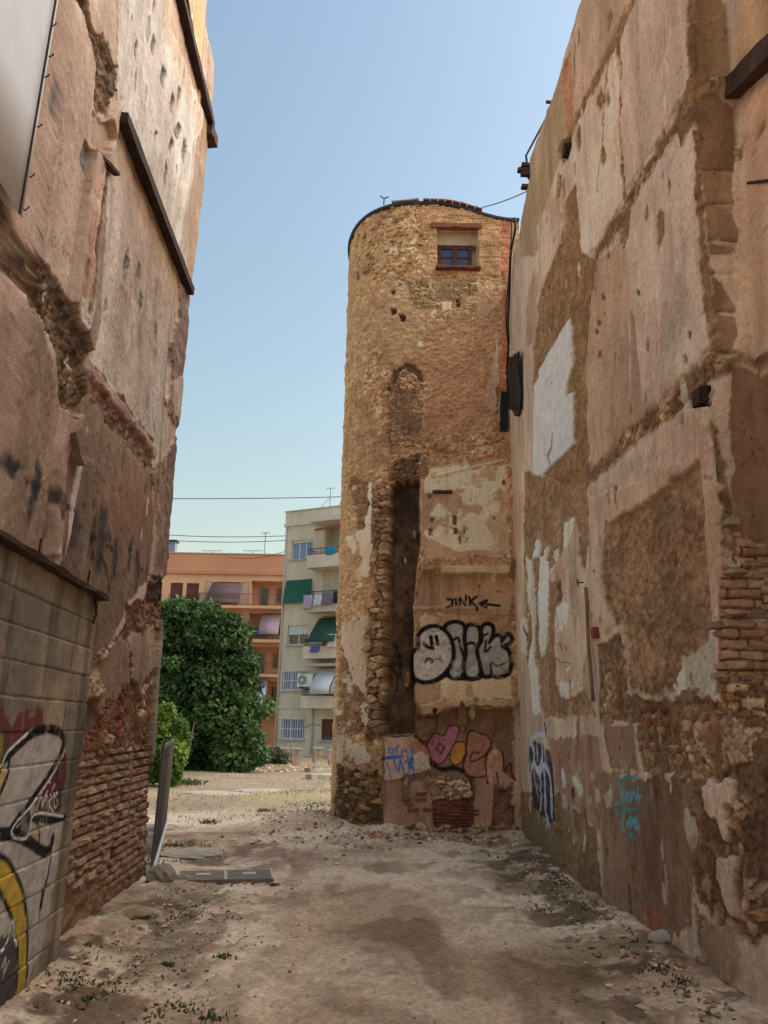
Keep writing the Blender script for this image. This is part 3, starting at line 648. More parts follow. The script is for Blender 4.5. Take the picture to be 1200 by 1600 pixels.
# ================================================================== RIGHT RUIN
def right_xf(P):
    P = P.copy(); k = sst(8.5, 5.0, P[:, 1]); P[:, 1] -= .085*(np.clip(P[:, 2], 1.5, 10)-4.)*k; return P
rplan = [(2.68, .8), (2.68, 5.08), (2.335, 5.09), (2.17, 9.95), (2.235, 10.02), (2.33, 13.7)]
_rl = np.cumsum([0]+[math.dist(a, b) for a, b in zip(rplan[:-1], rplan[1:])])
def rtop(s):
    return 10.05+.06*math.sin(s*2.1)+(.05 if s > _rl[2]+2.6 else 0)-.12*float(sst(_rl[4]+2.6, _rl[4]+3.3, np.array([s]))[0])
RW = Relief(rplan, 1, rtop, .0125, .8, smin=.005, smax=.024, xf=right_xf)
w = RW
w.all(plaster((174, 146, 122), (190, 164, 142), 0., .3, 41))
ROUGH = lambda sd_, h=-.04: rough((150, 118, 84), (112, 84, 58), h*.55, .04, sd_, 14)
RUB = lambda sd_, h=-.06, er=.62: rubble(((176, 140, 104), (150, 116, 84), (128, 96, 70), (196, 162, 128)), h*.6, .038, .11, .055, sd_, (104, 77, 54), er)
# top storey: near wall, bays
w.poly(R1((400, -120), (580, -20), (520, 180), (340, 500), (320, 210), (360, 60)), plaster((178, 142, 112), (164, 128, 98), .0, .35, 42), warp=.02, fine=.02)
w.poly(R1((335, 500), (520, 190), (545, 430), (560, 870), (440, 1100), (370, 1143), (350, 800)), plaster((178, 150, 128), (192, 168, 146), .012, .35, 43), warp=.02, fine=.02)
w.poly(R1((545, 100), (610, -40), (850, -60), (860, 350), (840, 420), (560, 860)), plaster((182, 152, 132), (196, 170, 150), .015, .3, 44), warp=.015, fine=.02)
w.poly(R1((560, 880), (850, 450), (880, 1143))+R2((945, 570), (590, 930), (560, 400)), plaster((178, 150, 132), (196, 172, 154), .01, .3, 45), warp=.015, fine=.02)
w.poly(R2((430, 180), (560, 60), (600, 900), (395, 1100), (390, 600)), plaster((164, 126, 98), (176, 142, 114), -.01, .3, 46), warp=.02, fine=.03)
w.poly(R1((100, 900), (130, 690), (240, 460), (320, 220), (335, 560), (270, 720), (190, 960), (180, 1143), (100, 1143)), plaster((166, 134, 92), (150, 120, 84), .02, .3, 47), warp=.03, fine=.03)
w.poly(R1((320, 215), (290, 330), (300, 600), (335, 560), (330, 400)), rough((176, 126, 92), (150, 104, 74), .0, .03, 48, 10), warp=.02, fine=.04)
# rough earth area with tiles
w.poly(R1((290, 900), (350, 800), (365, 1143))+R2((430, 180), (400, 400), (385, 620), (395, 1100), (400, 1286), (120, 1286), (165, 1160), (150, 720), (150, 560), (190, 300), (280, 60)), rough((156, 122, 84), (122, 92, 62), -.025, .035, 49, 16), warp=.05, fine=.06)
w.poly(R1((190, 1000), (290, 780), (300, 1000))+R2((290, 60), (180, 300), (155, 540), (120, 540), (130, 300), (180, 100)), plaster((188, 160, 134), (160, 122, 92), .0, .4, 50), warp=.05, fine=.06)
def tiles(u, z, w, I):
    fu = (u/.11) % 1; fz = (z/.11) % 1; d = np.minimum(np.minimum(fu, 1-fu), np.minimum(fz, 1-fz)); e = sst(.02, .06, d)
    c = np.tile(S(206, 208, 214), (u.size, 1))*(.9+.16*_hash(np.floor(u/.11).astype(int), np.floor(z/.11).astype(int), 2))[:, None]
    return mix(np.tile(S(186, 186, 190), (u.size, 1)), c, e), .01+.003*e
TILE = R2((320, 415), (330, 640), (300, 720), (300, 770), (330, 750), (335, 985), (175, 1168), (152, 1100), (158, 720), (180, 650), (250, 530))
w.poly(TILE, tiles, warp=.012, fine=.02, edge=.006)
w.line(R2((240, 945), (235, 1000), (218, 1040), (228, 1070)), .07, hole(140, 90, 74, -.02), fine=.02)
# floor scars
w.line(R1((600, -20), (530, 150), (420, 380), (330, 570), (290, 690)), .17, ROUGH(51), warp=.06, fine=.10)
w.line(R1((1080, 280), (860, 440), (780, 560), (640, 790), (540, 960), (430, 1143)), .15, RUB(52, -.03), warp=.06, fine=.12)
w.poly(R1((860, 360), (1030, 350), (1050, 450), (960, 430), (900, 560), (820, 640), (800, 560)), rough((150, 118, 80), (112, 86, 58), .02, .06, 53, 12), warp=.03, fine=.05)
w.poly(R1((545, 960), (590, 930), (580, 1060), (550, 1120), (525, 1080)), ROUGH(54, -.05), warp=.04, fine=.05)
w.line(R2((1000, 590), (900, 680), (780, 800), (600, 940), (480, 1060), (395, 1130)), .2, RUB(55, -.02), warp=.05, fine=.10)
w.line(R2((890, 850), (760, 920), (620, 1040), (500, 1130), (400, 1200)), .16, plaster((192, 170, 150), (170, 140, 116), .01, .3, 56), warp=.05, fine=.08, a=.9)
w.poly(R2((620, 1060), (760, 930), (840, 880), (930, 880), (960, 1080), (890, 1070), (790, 1150), (640, 1250)), plaster((178, 146, 122), (192, 168, 148), .01, .3, 57), warp=.02, fine=.03)
# vertical seams and cracks
w.line(R1((520, 150), (545, 300), (545, 600), (560, 870)), .06, ROUGH(58, -.025), warp=.03, fine=.05)
w.line(R2((560, 60), (575, 300), (600, 700), (600, 900)), .05, stain((.86, .8, .74)), warp=.03, fine=.04)
w.poly(R2((580, 380), (600, 420), (655, 820), (650, 870), (600, 900)), plaster((150, 118, 94), (160, 130, 106), .0, .2, 59), warp=.02, fine=.02)
w.line(R1((745, 70), (740, 250), (750, 420)), .016, dent(-.015, .6), warp=.03)
w.line(R1((490, 240), (470, 500), (465, 660), (440, 850)), .05, ROUGH(60, -.02), warp=.05, fine=.05)
w.line(R1((340, 200), (335, 400)), .04, ROUGH(60, -.02), warp=.03, fine=.04)
w.line(R2((690, 330), (710, 480), (705, 600)), .03, stain((.9, .72, .62)), fine=.03)
for (x, y, r1) in ((490, 90, 26), (455, 440, 30), (490, 450, 20), (470, 700, 24)):
    w.poly(R1((x, y-r1*2), (x+r1*.6, y), (x, y+r1*2), (x-r1*.6, y)), ROUGH(61, -.02), warp=.03, fine=.04)
for (x, y) in ((440, 440), (460, 330), (440, 580), (855, 500), (620, 310), (430, 480)):
    w.poly(R2((x-9, y-16), (x+9, y-10), (x+7, y+14), (x-8, y+12)), hole(110, 80, 60, -.02), warp=.02, fine=.03, edge=.006)
# return face and near wall
w.poly(R1((848, -60), (1000, -60), (1020, 180), (1040, 330), (880, 360), (860, 300)), plaster((140, 106, 66), (124, 92, 58), 0, .25, 62), warp=.01, fine=.01, seg=1)
w.poly(R1((870, 440), (980, 430), (1050, 480), (1080, 760), (900, 760)), plaster((150, 106, 68), (132, 92, 58), 0, .25, 63), warp=.01, fine=.01, seg=1)
w.poly(R1((900, 760), (1080, 760), (1110, 1143), (920, 1143))+R2((1160, 560), (980, 570), (930, 60)), plaster((156, 118, 80), (140, 104, 70), 0, .25, 64), warp=.01, fine=.01, seg=1)
for yy in (265, 318, 376, 428, 486, 548):
    w.line([(1092, yy), (1185, yy+3)], .016, dent(-.02, .75), warp=.01, seg=1)
    w.poly([(1112, yy+2), (1160, yy+3), (1158, yy+10), (1140, yy+12), (1125, yy+9)], plaster((206, 180, 150), (180, 146, 112), None, .3, 65), warp=.03, fine=.05, seg=1, a=.8 if yy > 370 else .3)
w.line(R1((855, -40), (865, 350)), .05, ROUGH(66, .0), warp=.02, fine=.05)
w.line(R1((870, 600), (890, 850), (920, 1143)), .06, ROUGH(67, .0), warp=.03, fine=.06)
w.line(R2((910, 60), (940, 400), (970, 570)), .06, ROUGH(67, .0), warp=.03, fine=.06)
w.poly([(1150, 150), (1260, 60), (1300, 560), (1165, 560)], plaster((190, 146, 112), (204, 166, 136), 0., .3, 68), seg=0, warp=.02)
w.poly([(1150, -80), (1300, -80), (1300, 30), (1150, 150)], plaster((186, 148, 106), (172, 134, 94), 0., .3, 69), seg=0, warp=.02)
w.poly([(1140, 562), (1300, 555), (1300, 1300), (1160, 1300), (1145, 850)], plaster((144, 104, 72), (126, 88, 60), 0., .25, 70), warp=.02)
w.poly(R3((1060, 260), (1240, 260), (1260, 990), (1080, 1000)), courses((176, 136, 104), (142, 102, 78), (90, 66, 50), -.03, .2, .064, .04, 171), warp=.03, fine=.05, seg=1)
w.poly(R3((955, 390), (1075, 340), (1095, 920), (990, 990), (950, 560)), courses((182, 144, 112), (146, 106, 82), (94, 70, 52), -.03, .22, .068, .04, 172), warp=.03, fine=.05, seg=2)
w.line([(1135, 572), (1160, 556), (1250, 548)], .07, ROUGH(71, .03), warp=.03, fine=.05)
# beam sockets
w.poly(R1((285, 630), (320, 615), (325, 650), (310, 710), (275, 715), (270, 670)), hole(38, 28, 22, -.2), edge=.006, warp=.01, fine=.02)
w.poly(R1((262, 780), (278, 780), (270, 880), (255, 890)), hole(70, 50, 40, -.1), edge=.006, warp=.01, fine=.02)
w.poly(R2((870, 750), (900, 722), (945, 725), (960, 760), (945, 810), (850, 825), (845, 790)), hole(48, 36, 26, -.2), edge=.006, warp=.01, fine=.015)
# lower right bay: recessed rough panel
w.poly(R3((400, 80), (620, 20), (900, -120), (990, 330), (985, 960), (560, 990), (540, 640), (470, 690), (400, 560)), plaster((172, 138, 112), (184, 152, 128), .015, .25, 72), warp=.015, fine=.03)
w.poly(R3((490, 190), (640, 110), (900, -90), (945, 560), (975, 955), (580, 965), (545, 650), (500, 580), (470, 430)), rough((166, 132, 100), (120, 92, 68), -.03, .04, 73, 14), warp=.02, fine=.02, edge=.014)
w.poly(R3((940, 625), (962, 620), (988, 935), (775, 960), (800, 810), (850, 770), (915, 760)), plaster((218, 194, 176), (196, 172, 152), -.02, .25, 74), warp=.05, fine=.09)
w.poly(R3((560, 660), (580, 930), (780, 945), (775, 985), (570, 985), (548, 700)), plaster((196, 182, 164), (168, 142, 118), -.02, .25, 75), warp=.04, fine=.06, a=.8)
w.line(R3((480, 190), (465, 430), (490, 560), (530, 640)), .07, ROUGH(76, -.05), warp=.03, fine=.05)
# pier strip right of the panel
w.poly(R3((905, 0), (985, 0), (1000, 330), (945, 400), (920, 200))+R2((960, 1080), (880, 860), (940, 900)), plaster((176, 142, 116), (160, 126, 100), .02, .25, 77), warp=.02, fine=.03)
w.line(R2((950, 900), (985, 1100), (1010, 1286)), .07, RUB(78, -.03), warp=.04, fine=.06)
w.line(R3((1000, 40), (1020, 330)), .08, RUB(78, -.03), warp=.04, fine=.06)
# far strip (between tiles and tower): broken plaster, limewash runs
w.poly(R3((110, -40), (390, 40), (400, 250), (380, 440), (405, 470), (400, 740), (370, 900), (430, 1060), (200, 1060), (120, 800), (110, 420)), rough((160, 126, 96), (122, 94, 68), -.02, .035, 79, 14), warp=.04, fine=.05)
w.poly(R3((20, 0), (110, 60), (105, 330), (40, 400), (0, 380)), plaster((196, 158, 126), (180, 146, 116), .0, .3, 80), warp=.05, fine=.05)
w.poly(R3((305, 240), (350, 205), (355, 330), (385, 420), (405, 470), (400, 740), (375, 850), (375, 945), (310, 980), (260, 920), (248, 600), (290, 540), (280, 450), (238, 460), (240, 400), (300, 300)), plaster((186, 152, 126), (196, 168, 144), .01, .25, 81), warp=.03, fine=.04)
LIME = plaster((236, 206, 188), (214, 184, 164), .012, .25, 82)
for P in (((125, 350), (150, 360), (165, 600), (160, 780), (190, 1050), (160, 1060), (135, 820), (150, 700), (130, 500)), ((185, 340), (218, 320), (222, 600), (210, 780), (180, 770), (175, 560)), ((165, 275), (185, 280), (180, 340), (160, 340)), ((255, 560), (300, 530), (330, 560), (310, 630), (260, 690)), ((300, 215), (330, 200), (310, 300), (295, 310)), ((240, 340), (270, 320), (265, 380), (245, 390)), ((270, 940), (300, 900), (330, 930), (300, 985)), ((100, 620), (130, 610), (120, 780), (95, 770)), ((280, 830), (320, 820), (300, 870))):
    w.poly(R3(*P), LIME, warp=.06, fine=.11)
w.line(R3((255, 690), (270, 640), (262, 600)), .02, paint(120, 108, 100)); w.line(R3((250, 790), (285, 815), (325, 815), (300, 840)), .02, paint(110, 100, 96))
for x in (262, 280, 300): w.line(R3((x, 735), (x+3, 755)), .05, paint(96, 88, 84))
w.line(R3((110, 650), (125, 690)), .06, paint(60, 56, 58))
# lower wall
w.poly(R3((440, 740), (545, 680), (570, 960), (780, 975), (820, 1100), (620, 1090), (440, 1090)), RUB(83, -.05, .6), warp=.05, fine=.06)
w.poly(R3((470, 1100), (605, 1100), (620, 1290), (480, 1290))+R4((600, 200), (500, 240), (470, 60)), plaster((142, 108, 82), (128, 96, 72), .01, .2, 84), warp=.03, fine=.03)
w.poly(R3((610, 1090), (820, 960), (990, 960), (1100, 850), (1400, 850), (1400, 1500), (900, 1420), (800, 1320), (640, 1290)), RUB(85, -.05, .55), warp=.05, fine=.07)
w.poly(R4((90, 300), (280, 320), (430, 470), (470, 800), (330, 720), (230, 640), (110, 560)), rough((134, 106, 72), (106, 84, 58), .0, .03, 86, 9), warp=.06, fine=.06)
w.poly(R4((130, 380), (250, 460), (250, 640), (120, 560)), rough((122, 102, 74), (98, 84, 62), .0, .02, 87, 9), warp=.08, fine=.06, a=.8)
w.poly(R4((220, 60), (440, 60), (470, 260), (440, 470), (280, 320), (250, 200)), plaster((160, 118, 92), (144, 106, 82), .01, .25, 88), warp=.05, fine=.05)
w.poly(R4((440, 200), (600, 230), (880, 260), (900, 500), (860, 900), (720, 1000), (600, 900), (470, 800)), plaster((140, 106, 80), (120, 90, 68), .005, .3, 89), warp=.06, fine=.06)
w.poly(R4((880, 250), (1100, 150), (1400, 100), (1400, 900), (1120, 1000), (950, 900), (870, 800)), rubble(((150, 114, 86), (128, 94, 70), (172, 138, 112), (104, 76, 58)), -.03, .05, .13, .08, 90, (104, 78, 58), .68), warp=.06, fine=.08)
w.poly(R4((920, 280), (970, 240), (1050, 260), (1060, 310), (1020, 400), (1050, 480), (1020, 530), (980, 440), (930, 380)), plaster((192, 164, 144), (170, 142, 122), .02, .3, 91), warp=.06, fine=.06)
w.poly(R4((1000, 620), (1070, 600), (1060, 700), (1100, 860), (1060, 850), (1010, 740)), plaster((180, 156, 138), (156, 130, 112), .02, .3, 91), warp=.06, fine=.07)
w.poly(R4((880, 30), (1000, -40), (1150, 20), (1120, 150), (980, 230), (900, 150)), rubble(((196, 168, 146), (176, 146, 124), (154, 124, 102)), -.015, .045, .08, .05, 92, (128, 100, 80), .5), warp=.06, fine=.06)
w.poly(R4((940, 900), (1060, 880), (1100, 1000), (1060, 1200), (960, 1140), (900, 1020)), plaster((158, 126, 98), (140, 110, 84), .03, .25, 93), warp=.06, fine=.05)
w.line(R4((890, 880), (900, 980), (930, 1080)), .12, rubble(((150, 110, 84), (128, 92, 70)), -.04, .06, .2, .07, 94, (70, 50, 38)), warp=.04, fine=.06)
w.line(R4((580, 740), (585, 800), (590, 890)), .05, dent(-.06, .5), warp=.03, fine=.04); w.line(R4((545, 830), (550, 880)), .03, dent(-.05, .55), warp=.03, fine=.03)
w.poly(R4((640, 480), (720, 480), (740, 800), (640, 820)), stain((.70, .62, .66)), edge=.18, warp=.1, fine=.15)
w.poly(R4((660, 850), (715, 840), (715, 980), (680, 960)), paint(178, 78, 62), edge=.1, warp=.06, fine=.12, a=.55)
w.line(R4((245, 420), (255, 540), (270, 660)), .05, RUB(95, -.06), warp=.03, fine=.05)
# stones along the foot
w.poly(R4((240, 620), (320, 690), (470, 800), (560, 880), (720, 1000), (960, 1160), (1200, 1300), (1300, 1500), (900, 1300), (240, 760)), rough((140, 112, 84), (108, 84, 62), .02, .05, 96, 8), warp=.08, fine=.08, a=.8)
weathering(RW, 190, _rl[2]+.05, _rl[3]-.05, .4, 9.9, 6, (210, 188, 164), 110, (4.2, 6.3, 8.6))
weathering(RW, 170, _rl[2]+.05, _rl[3]+2.5, .15, 2.1, 16, (176, 146, 120), 30)
weathering(RW, 40, _rl[1]-1.2, _rl[2], 2.5, 9.0, 7, (206, 176, 144), 16, (4.2, 6.3))
# graffiti
w.poly(RG((30, 300), (95, 220), (140, 260), (170, 240), (215, 330), (250, 320), (280, 430), (298, 600), (295, 1020), (245, 1080), (170, 980), (85, 880), (60, 650), (30, 430)), paint(38, 42, 52), edge=.02, warp=.03, fine=.04, a=.95)
LBW = paint(168, 176, 196)
for pts, wd in ((((40, 240), (90, 330), (100, 450), (150, 560), (200, 480), (260, 620), (270, 960)), .10), (((160, 200), (180, 330), (170, 470), (130, 520), (90, 470), (60, 560), (70, 800)), .10), (((200, 260), (215, 470), (225, 510)), .07), (((120, 300), (135, 410)), .07), (((150, 540), (165, 680), (140, 900)), .09), (((200, 560), (205, 800), (200, 960), (240, 1070)), .09), (((90, 500), (110, 650), (130, 780)), .06), (((60, 560), (50, 420), (40, 250), (110, 190), (200, 180)), .08)):
    w.line(RG(*pts), wd, LBW, edge=.02, warp=.02, sm=4, a=.85)
w.line(RG((205, 90), (215, 170)), .12, paint(40, 42, 50), a=.9)
w.poly(RG((350, 490), (385, 520), (405, 640), (395, 720), (365, 700)), paint(178, 176, 190), edge=.02, warp=.03, a=.9)
w.poly(RG((360, 740), (410, 760), (420, 900), (370, 900)), paint(160, 154, 150), edge=.04, warp=.05, a=.7)
w.poly(RG((470, 590), (520, 600), (570, 700), (575, 780), (520, 750)), paint(176, 186, 176), edge=.02, warp=.05, fine=.05, a=.85)
w.poly(RG((450, 720), (480, 700), (495, 780), (460, 800)), hole(84, 52, 40, -.03), warp=.03); 
for P in (((640, 540), (665, 530), (670, 600), (645, 620)), ((610, 830), (650, 800), (655, 870), (625, 860)), ((700, 720), (735, 740), (745, 830), (710, 820)), ((770, 780), (830, 640), (860, 720), (850, 870), (790, 880))):
    w.poly(RG(*P), plaster((196, 182, 166), (170, 146, 126), None, .2, 97), edge=.02, warp=.05, fine=.05, a=.85)
w.poly(RG((880, 620), (1080, 600), (1150, 700), (1140, 1100), (940, 1120), (890, 900)), paint(96, 106, 94), edge=.25, warp=.1, fine=.1, a=.5)
TE = paint(52, 128, 142); TB = paint(74, 150, 176)
for pts, wd, pc in ((((925, 690), (925, 640), (980, 610), (1060, 600), (1090, 570)), .035, TE), (((925, 660), (930, 700)), .03, TB), (((890, 850), (920, 850), (950, 760), (975, 750), (970, 830), (1000, 760), (1015, 750), (1005, 835), (1035, 760), (1055, 750), (1050, 835), (1075, 760), (1085, 740), (1095, 830)), .03, TB), (((1120, 690), (1120, 780), (1132, 850)), .03, TB), (((1095, 790), (1150, 790)), .03, TB),
    (((900, 930), (980, 930), (1060, 915), (1130, 920)), .03, TE), (((975, 900), (970, 1000), (960, 1080), (975, 1120)), .035, TB), (((1005, 1010), (1010, 1080), (1035, 1020), (1050, 1000), (1045, 1085), (1070, 1020), (1085, 1010), (1080, 1090), (1110, 1090), (1140, 1100)), .035, TB), (((1110, 990), (1120, 1070), (1140, 1110)), .03, TB), (((1010, 1165), (1060, 1170), (1110, 1220)), .035, TE)):
    w.line(RG(*pts), wd, pc, edge=.008, warp=.01, sm=4, a=.9)
RB = thing('ruined_party_wall', 'tall ruined wall of peeling tan plaster with scars of lost floors, right of the round tower', 'building', (2.4, 7.5, 0))
RW.build('plaster_wall', M_WALL, RB)
def fill_pieces(w_, poly, meshes, name, parent, du, dz, off, sc=(1, 1, 1), keep=.9, tilt=.06, seg=None, maxn=300, svar=.2, uvp=False):
    P = poly if uvp else w_.uv(poly, seg); n = 0; z = min(p[1] for p in P)+dz*.3
    while z < max(p[1] for p in P):
        u = min(p[0] for p in P)+rnd.uniform(0, du)
        while u < max(p[0] for p in P):
            if n < maxn and rnd.random() < keep and polysd(np.array([u]), np.array([z]), P)[0] > 0:
                k = rnd.uniform(1-svar, 1+svar)
                put_piece(meshes, name, w_, u, z+rnd.uniform(-.1, .1)*dz, rnd.uniform(*off), parent, (sc[0]*k, sc[1], sc[2]*rnd.uniform(1-svar*.6, 1+svar*.6)), tilt); n += 1
            u += du
        z += dz
    return n
fill_pieces(w, R3((960, 400), (1070, 350), (1090, 900), (990, 980), (950, 560)), BRICKS, 'brick', RB, .24, .068, (-.095, -.06), (.8, 1, 1.1), .7, .03, seg=2)
fill_pieces(w, R3((1065, 280), (1220, 280), (1240, 960), (1100, 980)), BRICKS, 'brick', RB, .20, .064, (-.085, -.055), (.68, 1, 1.1), .7, .03, seg=1)
fill_pieces(w, R3((640, 1100), (820, 980), (1000, 980), (1000, 1250), (860, 1290), (640, 1280)), STONES, 'stone', RB, .24, .13, (-.10, -.065), (.85, 1, .8), .6, .2, seg=2)
fill_pieces(w, R3((590, 1030), (780, 1010), (790, 1070), (600, 1080)), REDS, 'brick', RB, .27, .075, (-.095, -.075), (1, 1, 1.2), .9, .04, seg=2)
fill_pieces(w, R4((880, 850), (960, 850), (960, 1080), (900, 1080)), BRICKS, 'brick', RB, .22, .075, (-.07, -.03), (.7, 1, 1), .8, .12, seg=2)
fill_pieces(w, R4((900, 500), (1190, 300), (1190, 900), (980, 830)), STONES, 'stone', RB, .26, .17, (-.10, -.07), (.8, 1, .8), .35, .2, seg=2)
# beams, pipes, bits
beam_on(w, (1148, 146), (1290, 10), .14, .16, M_WOOD, RB, .06)
a_ = px_s(w, (1171, 286), .01)-RB.location; MB().tube([a_, a_+Vector((-.02, -.30, -.22))], .012, 6).build('iron_rod', M_RUST, RB)
for (x, y) in ((884, 236), (1093, 622)):
    p = px_s(w, (x, y), -.12)-RB.location; MB().bar(p, p+Vector((-.15, 0, 0)), .14, .12, seg=3, jit=.012, rn=rnd).build('beam_stub', M_DARKWOOD, RB)
pp = [px_s(w, p, .04)-RB.location for p in R3((402, 480), (408, 560), (415, 740), (428, 880), (436, 990))]
MB().tube(pp, .02, 8).build('drain_pipe', M_PIPE, RB, True)
p = px_s(w, R3((437, 680))[0], .02)-RB.location; MB().box(p.x-.03, p.x+.04, p.y-.06, p.y+.06, p.z-.06, p.z+.05).build('red_tile', mat('red_tile', S4(150, 74, 62), .8), RB)
p = px_s(w, R3((385, 458))[0], .02)-RB.location; MB().tube([p, p+Vector((-.06, 0, 0)), p+Vector((-.06, .04, .04)), p+Vector((-.05, .04, -.03))], .008, 5).build('iron_hook', M_RUST, RB)
p = px_s(w, R3((1030, 195))[0], .01)-RB.location; MB().box(p.x-.05, p.x+.03, p.y-.07, p.y+.07, p.z-.02, p.z+.02).build('shelf_stub', M_CONC, RB)
MB().box(2.9, 8.0, -.6, 5.7, -.2, 9.7).build('near_body', mat('tan_render', S4(160, 126, 98), .95), RB, loc=-RB.location)
MB().box(2.62, 8.0, 5.6, 13.8, -.2, 9.75).build('far_body', MATS['tan_render'], RB, loc=-RB.location)
MB().box(2.5, 7.9, 13.7, 17.4, -.2, 9.9).build('rear_body', MATS['tan_render'], RB, loc=-RB.location)
# sagging eaves and lumber on the wall top
for (x, y, dx, dz_) in ((812, 263, .35, .02), (806, 270, .42, -.03), (811, 276, .33, -.06), (812, 296, .3, -.28)):
    P = Vector(atY(x+14, y-2, 10.6)); MB().bar(P-RB.location+Vector((.4, 0, 0)), P-RB.location+Vector((-.12, -.02, .01)), .09, .06, seg=3, jit=.006, rn=rnd).build('roof_batten', M_DARKWOOD, RB)

# ================================================================== ROUND TOWER
cur = [(2.62, 13.35), (1.6, 13.35), (.62, 13.35)] + [tuple(p) for p in catmull([(.55, 13.35), (.1, 13.43), (-.3, 13.66), (-.6, 14.02), (-.79, 14.5), (-.86, 15.05), (-.78, 15.65), (-.48, 16.25), (0., 16.7), (.7, 17.0)], 4)] + [(2.4, 17.05)]
def _ts(x):            # arc length of a point on the flat front
    return 2.62-x
def ttop(s):
    x = 2.62-s
    return 11.58+.36*float(sst(2.5, .95, np.array([x]))[0]) if x > .5 else 11.94
def tower_xf(P):
    P = P.copy(); k = np.clip(6.5-P[:, 2], 0, 6.5)/6.5; c = np.clip((.6-P[:, 0])/1.4, 0, 1); P[:, 0] -= .015*k*k*c; return P
TW = Relief(cur, 1, ttop, .0135, 1.15, smin=.008, smax=.05, xf=tower_xf)
w = TW
TST = ((196, 156, 112), (176, 136, 95), (160, 122, 84), (210, 172, 130), (186, 142, 102))
w.all(rubble(TST, 0., .036, .11, .05, 101, (160, 122, 86), .52))
w.poly([(560, 600), (600, 560), (660, 560), (800, 590), (800, 720), (650, 740), (540, 760), (535, 650)], rubble(TST, -.005, .05, .13, .06, 102, (150, 112, 80), .58), warp=.2, fine=.1)
w.poly(T6((520, 100), (1040, 200), (1050, 470), (980, 540), (540, 520), (560, 300)), courses((184, 142, 102), (160, 120, 84), (142, 108, 76), .01, .24, .052, .022, 103), warp=.12, fine=.1)
w.poly(T6((990, 200), (1045, 200), (1050, 700), (1030, 1200), (975, 1200), (990, 700)), courses((190, 120, 82), (160, 100, 70), (140, 98, 70), .01, .24, .05, .015, 104), warp=.05, fine=.06)
w.poly(T6((540, 800), (960, 780), (960, 1200), (900, 1440), (560, 1450), (520, 1000)), rough((188, 140, 102), (154, 112, 80), .0, .05, 105, 12, 1.6), warp=.12, fine=.1, a=.75)
w.poly(T6((380, 560), (560, 540), (520, 1000), (380, 1080), (220, 900)), rough((178, 142, 104), (148, 114, 82), .0, .05, 106, 10, 1.4), warp=.15, fine=.1, a=.6)
w.poly(T6((230, 960), (330, 920), (350, 1050), (260, 1060)), stain((.88, .78, .7)), edge=.12, warp=.15)
w.poly(T6((850, 670), (910, 670), (910, 760), (850, 760)), plaster((160, 124, 88), (150, 114, 80), .01, .2, 107), warp=.03, fine=.03)
w.poly(T6((960, 820), (975, 1000), (960, 1340), (900, 1300), (910, 1150), (950, 1000)), plaster((176, 142, 106), (160, 126, 94), .02, .2, 107), warp=.05, fine=.05)
w.poly(T6((590, 560), (840, 540), (830, 640), (700, 690), (480, 720), (420, 560)), rubble(((150, 122, 86), (132, 104, 72), (168, 138, 100)), .0, .06, .13, .065, 108, (110, 84, 58), .4), warp=.1, fine=.08, a=.8)
for (x, y, r1) in ((463, 328, 17), (355, 380, 24), (670, 705, 30), (590, 745, 14), (510, 935, 16)):
    w.poly(T6((x-r1, y-r1*.8), (x+r1, y-r1*.9), (x+r1*1.1, y+r1*.8), (x-r1*.9, y+r1)), plaster((214, 184, 146), (196, 162, 122), .02, .1, 109), warp=.02, fine=.02, edge=.01)
for (x, y, r1) in ((410, 775, 20), (355, 740, 12), (740, 700, 10), (355, 625, 9), (330, 130, 14), (375, 200, 8), (735, 675, 8), (390, 580, 8)):
    w.poly(T6((x-r1, y-r1), (x+r1, y-r1*.9), (x+r1*.9, y+r1), (x-r1*.9, y+r1*1.1)), hole(70, 52, 38, -.08), warp=.03, fine=.04, edge=.01)
# the scar of an arch and the dark rubble column above the recess
w.line(T6((330, 1190), (370, 1100), (430, 1062), (490, 1090), (520, 1140)), .12, rough((104, 78, 54), (78, 58, 42), -.05, .04, 110, 9), warp=.08, fine=.10)
w.poly(T6((330, 1180), (420, 1100), (500, 1150), (525, 1538), (320, 1538))+T7((515, 300), (350, 330), (340, 100)), rubble(((158, 124, 88), (136, 106, 76), (174, 138, 102)), -.02, .05, .15, .06, 111, (104, 78, 56), .45), warp=.08, fine=.08)
w.line(T6((320, 1190), (310, 1340), (340, 1538)), .10, stain((.72, .66, .6)), edge=.1, warp=.1, fine=.1)
w.poly(T7((350, 240), (515, 170), (515, 320), (350, 330)), rubble(((104, 82, 60), (86, 66, 50), (120, 96, 70)), -.04, .06, .16, .06, 112, (62, 48, 36), .4), warp=.04, fine=.06, a=.9)
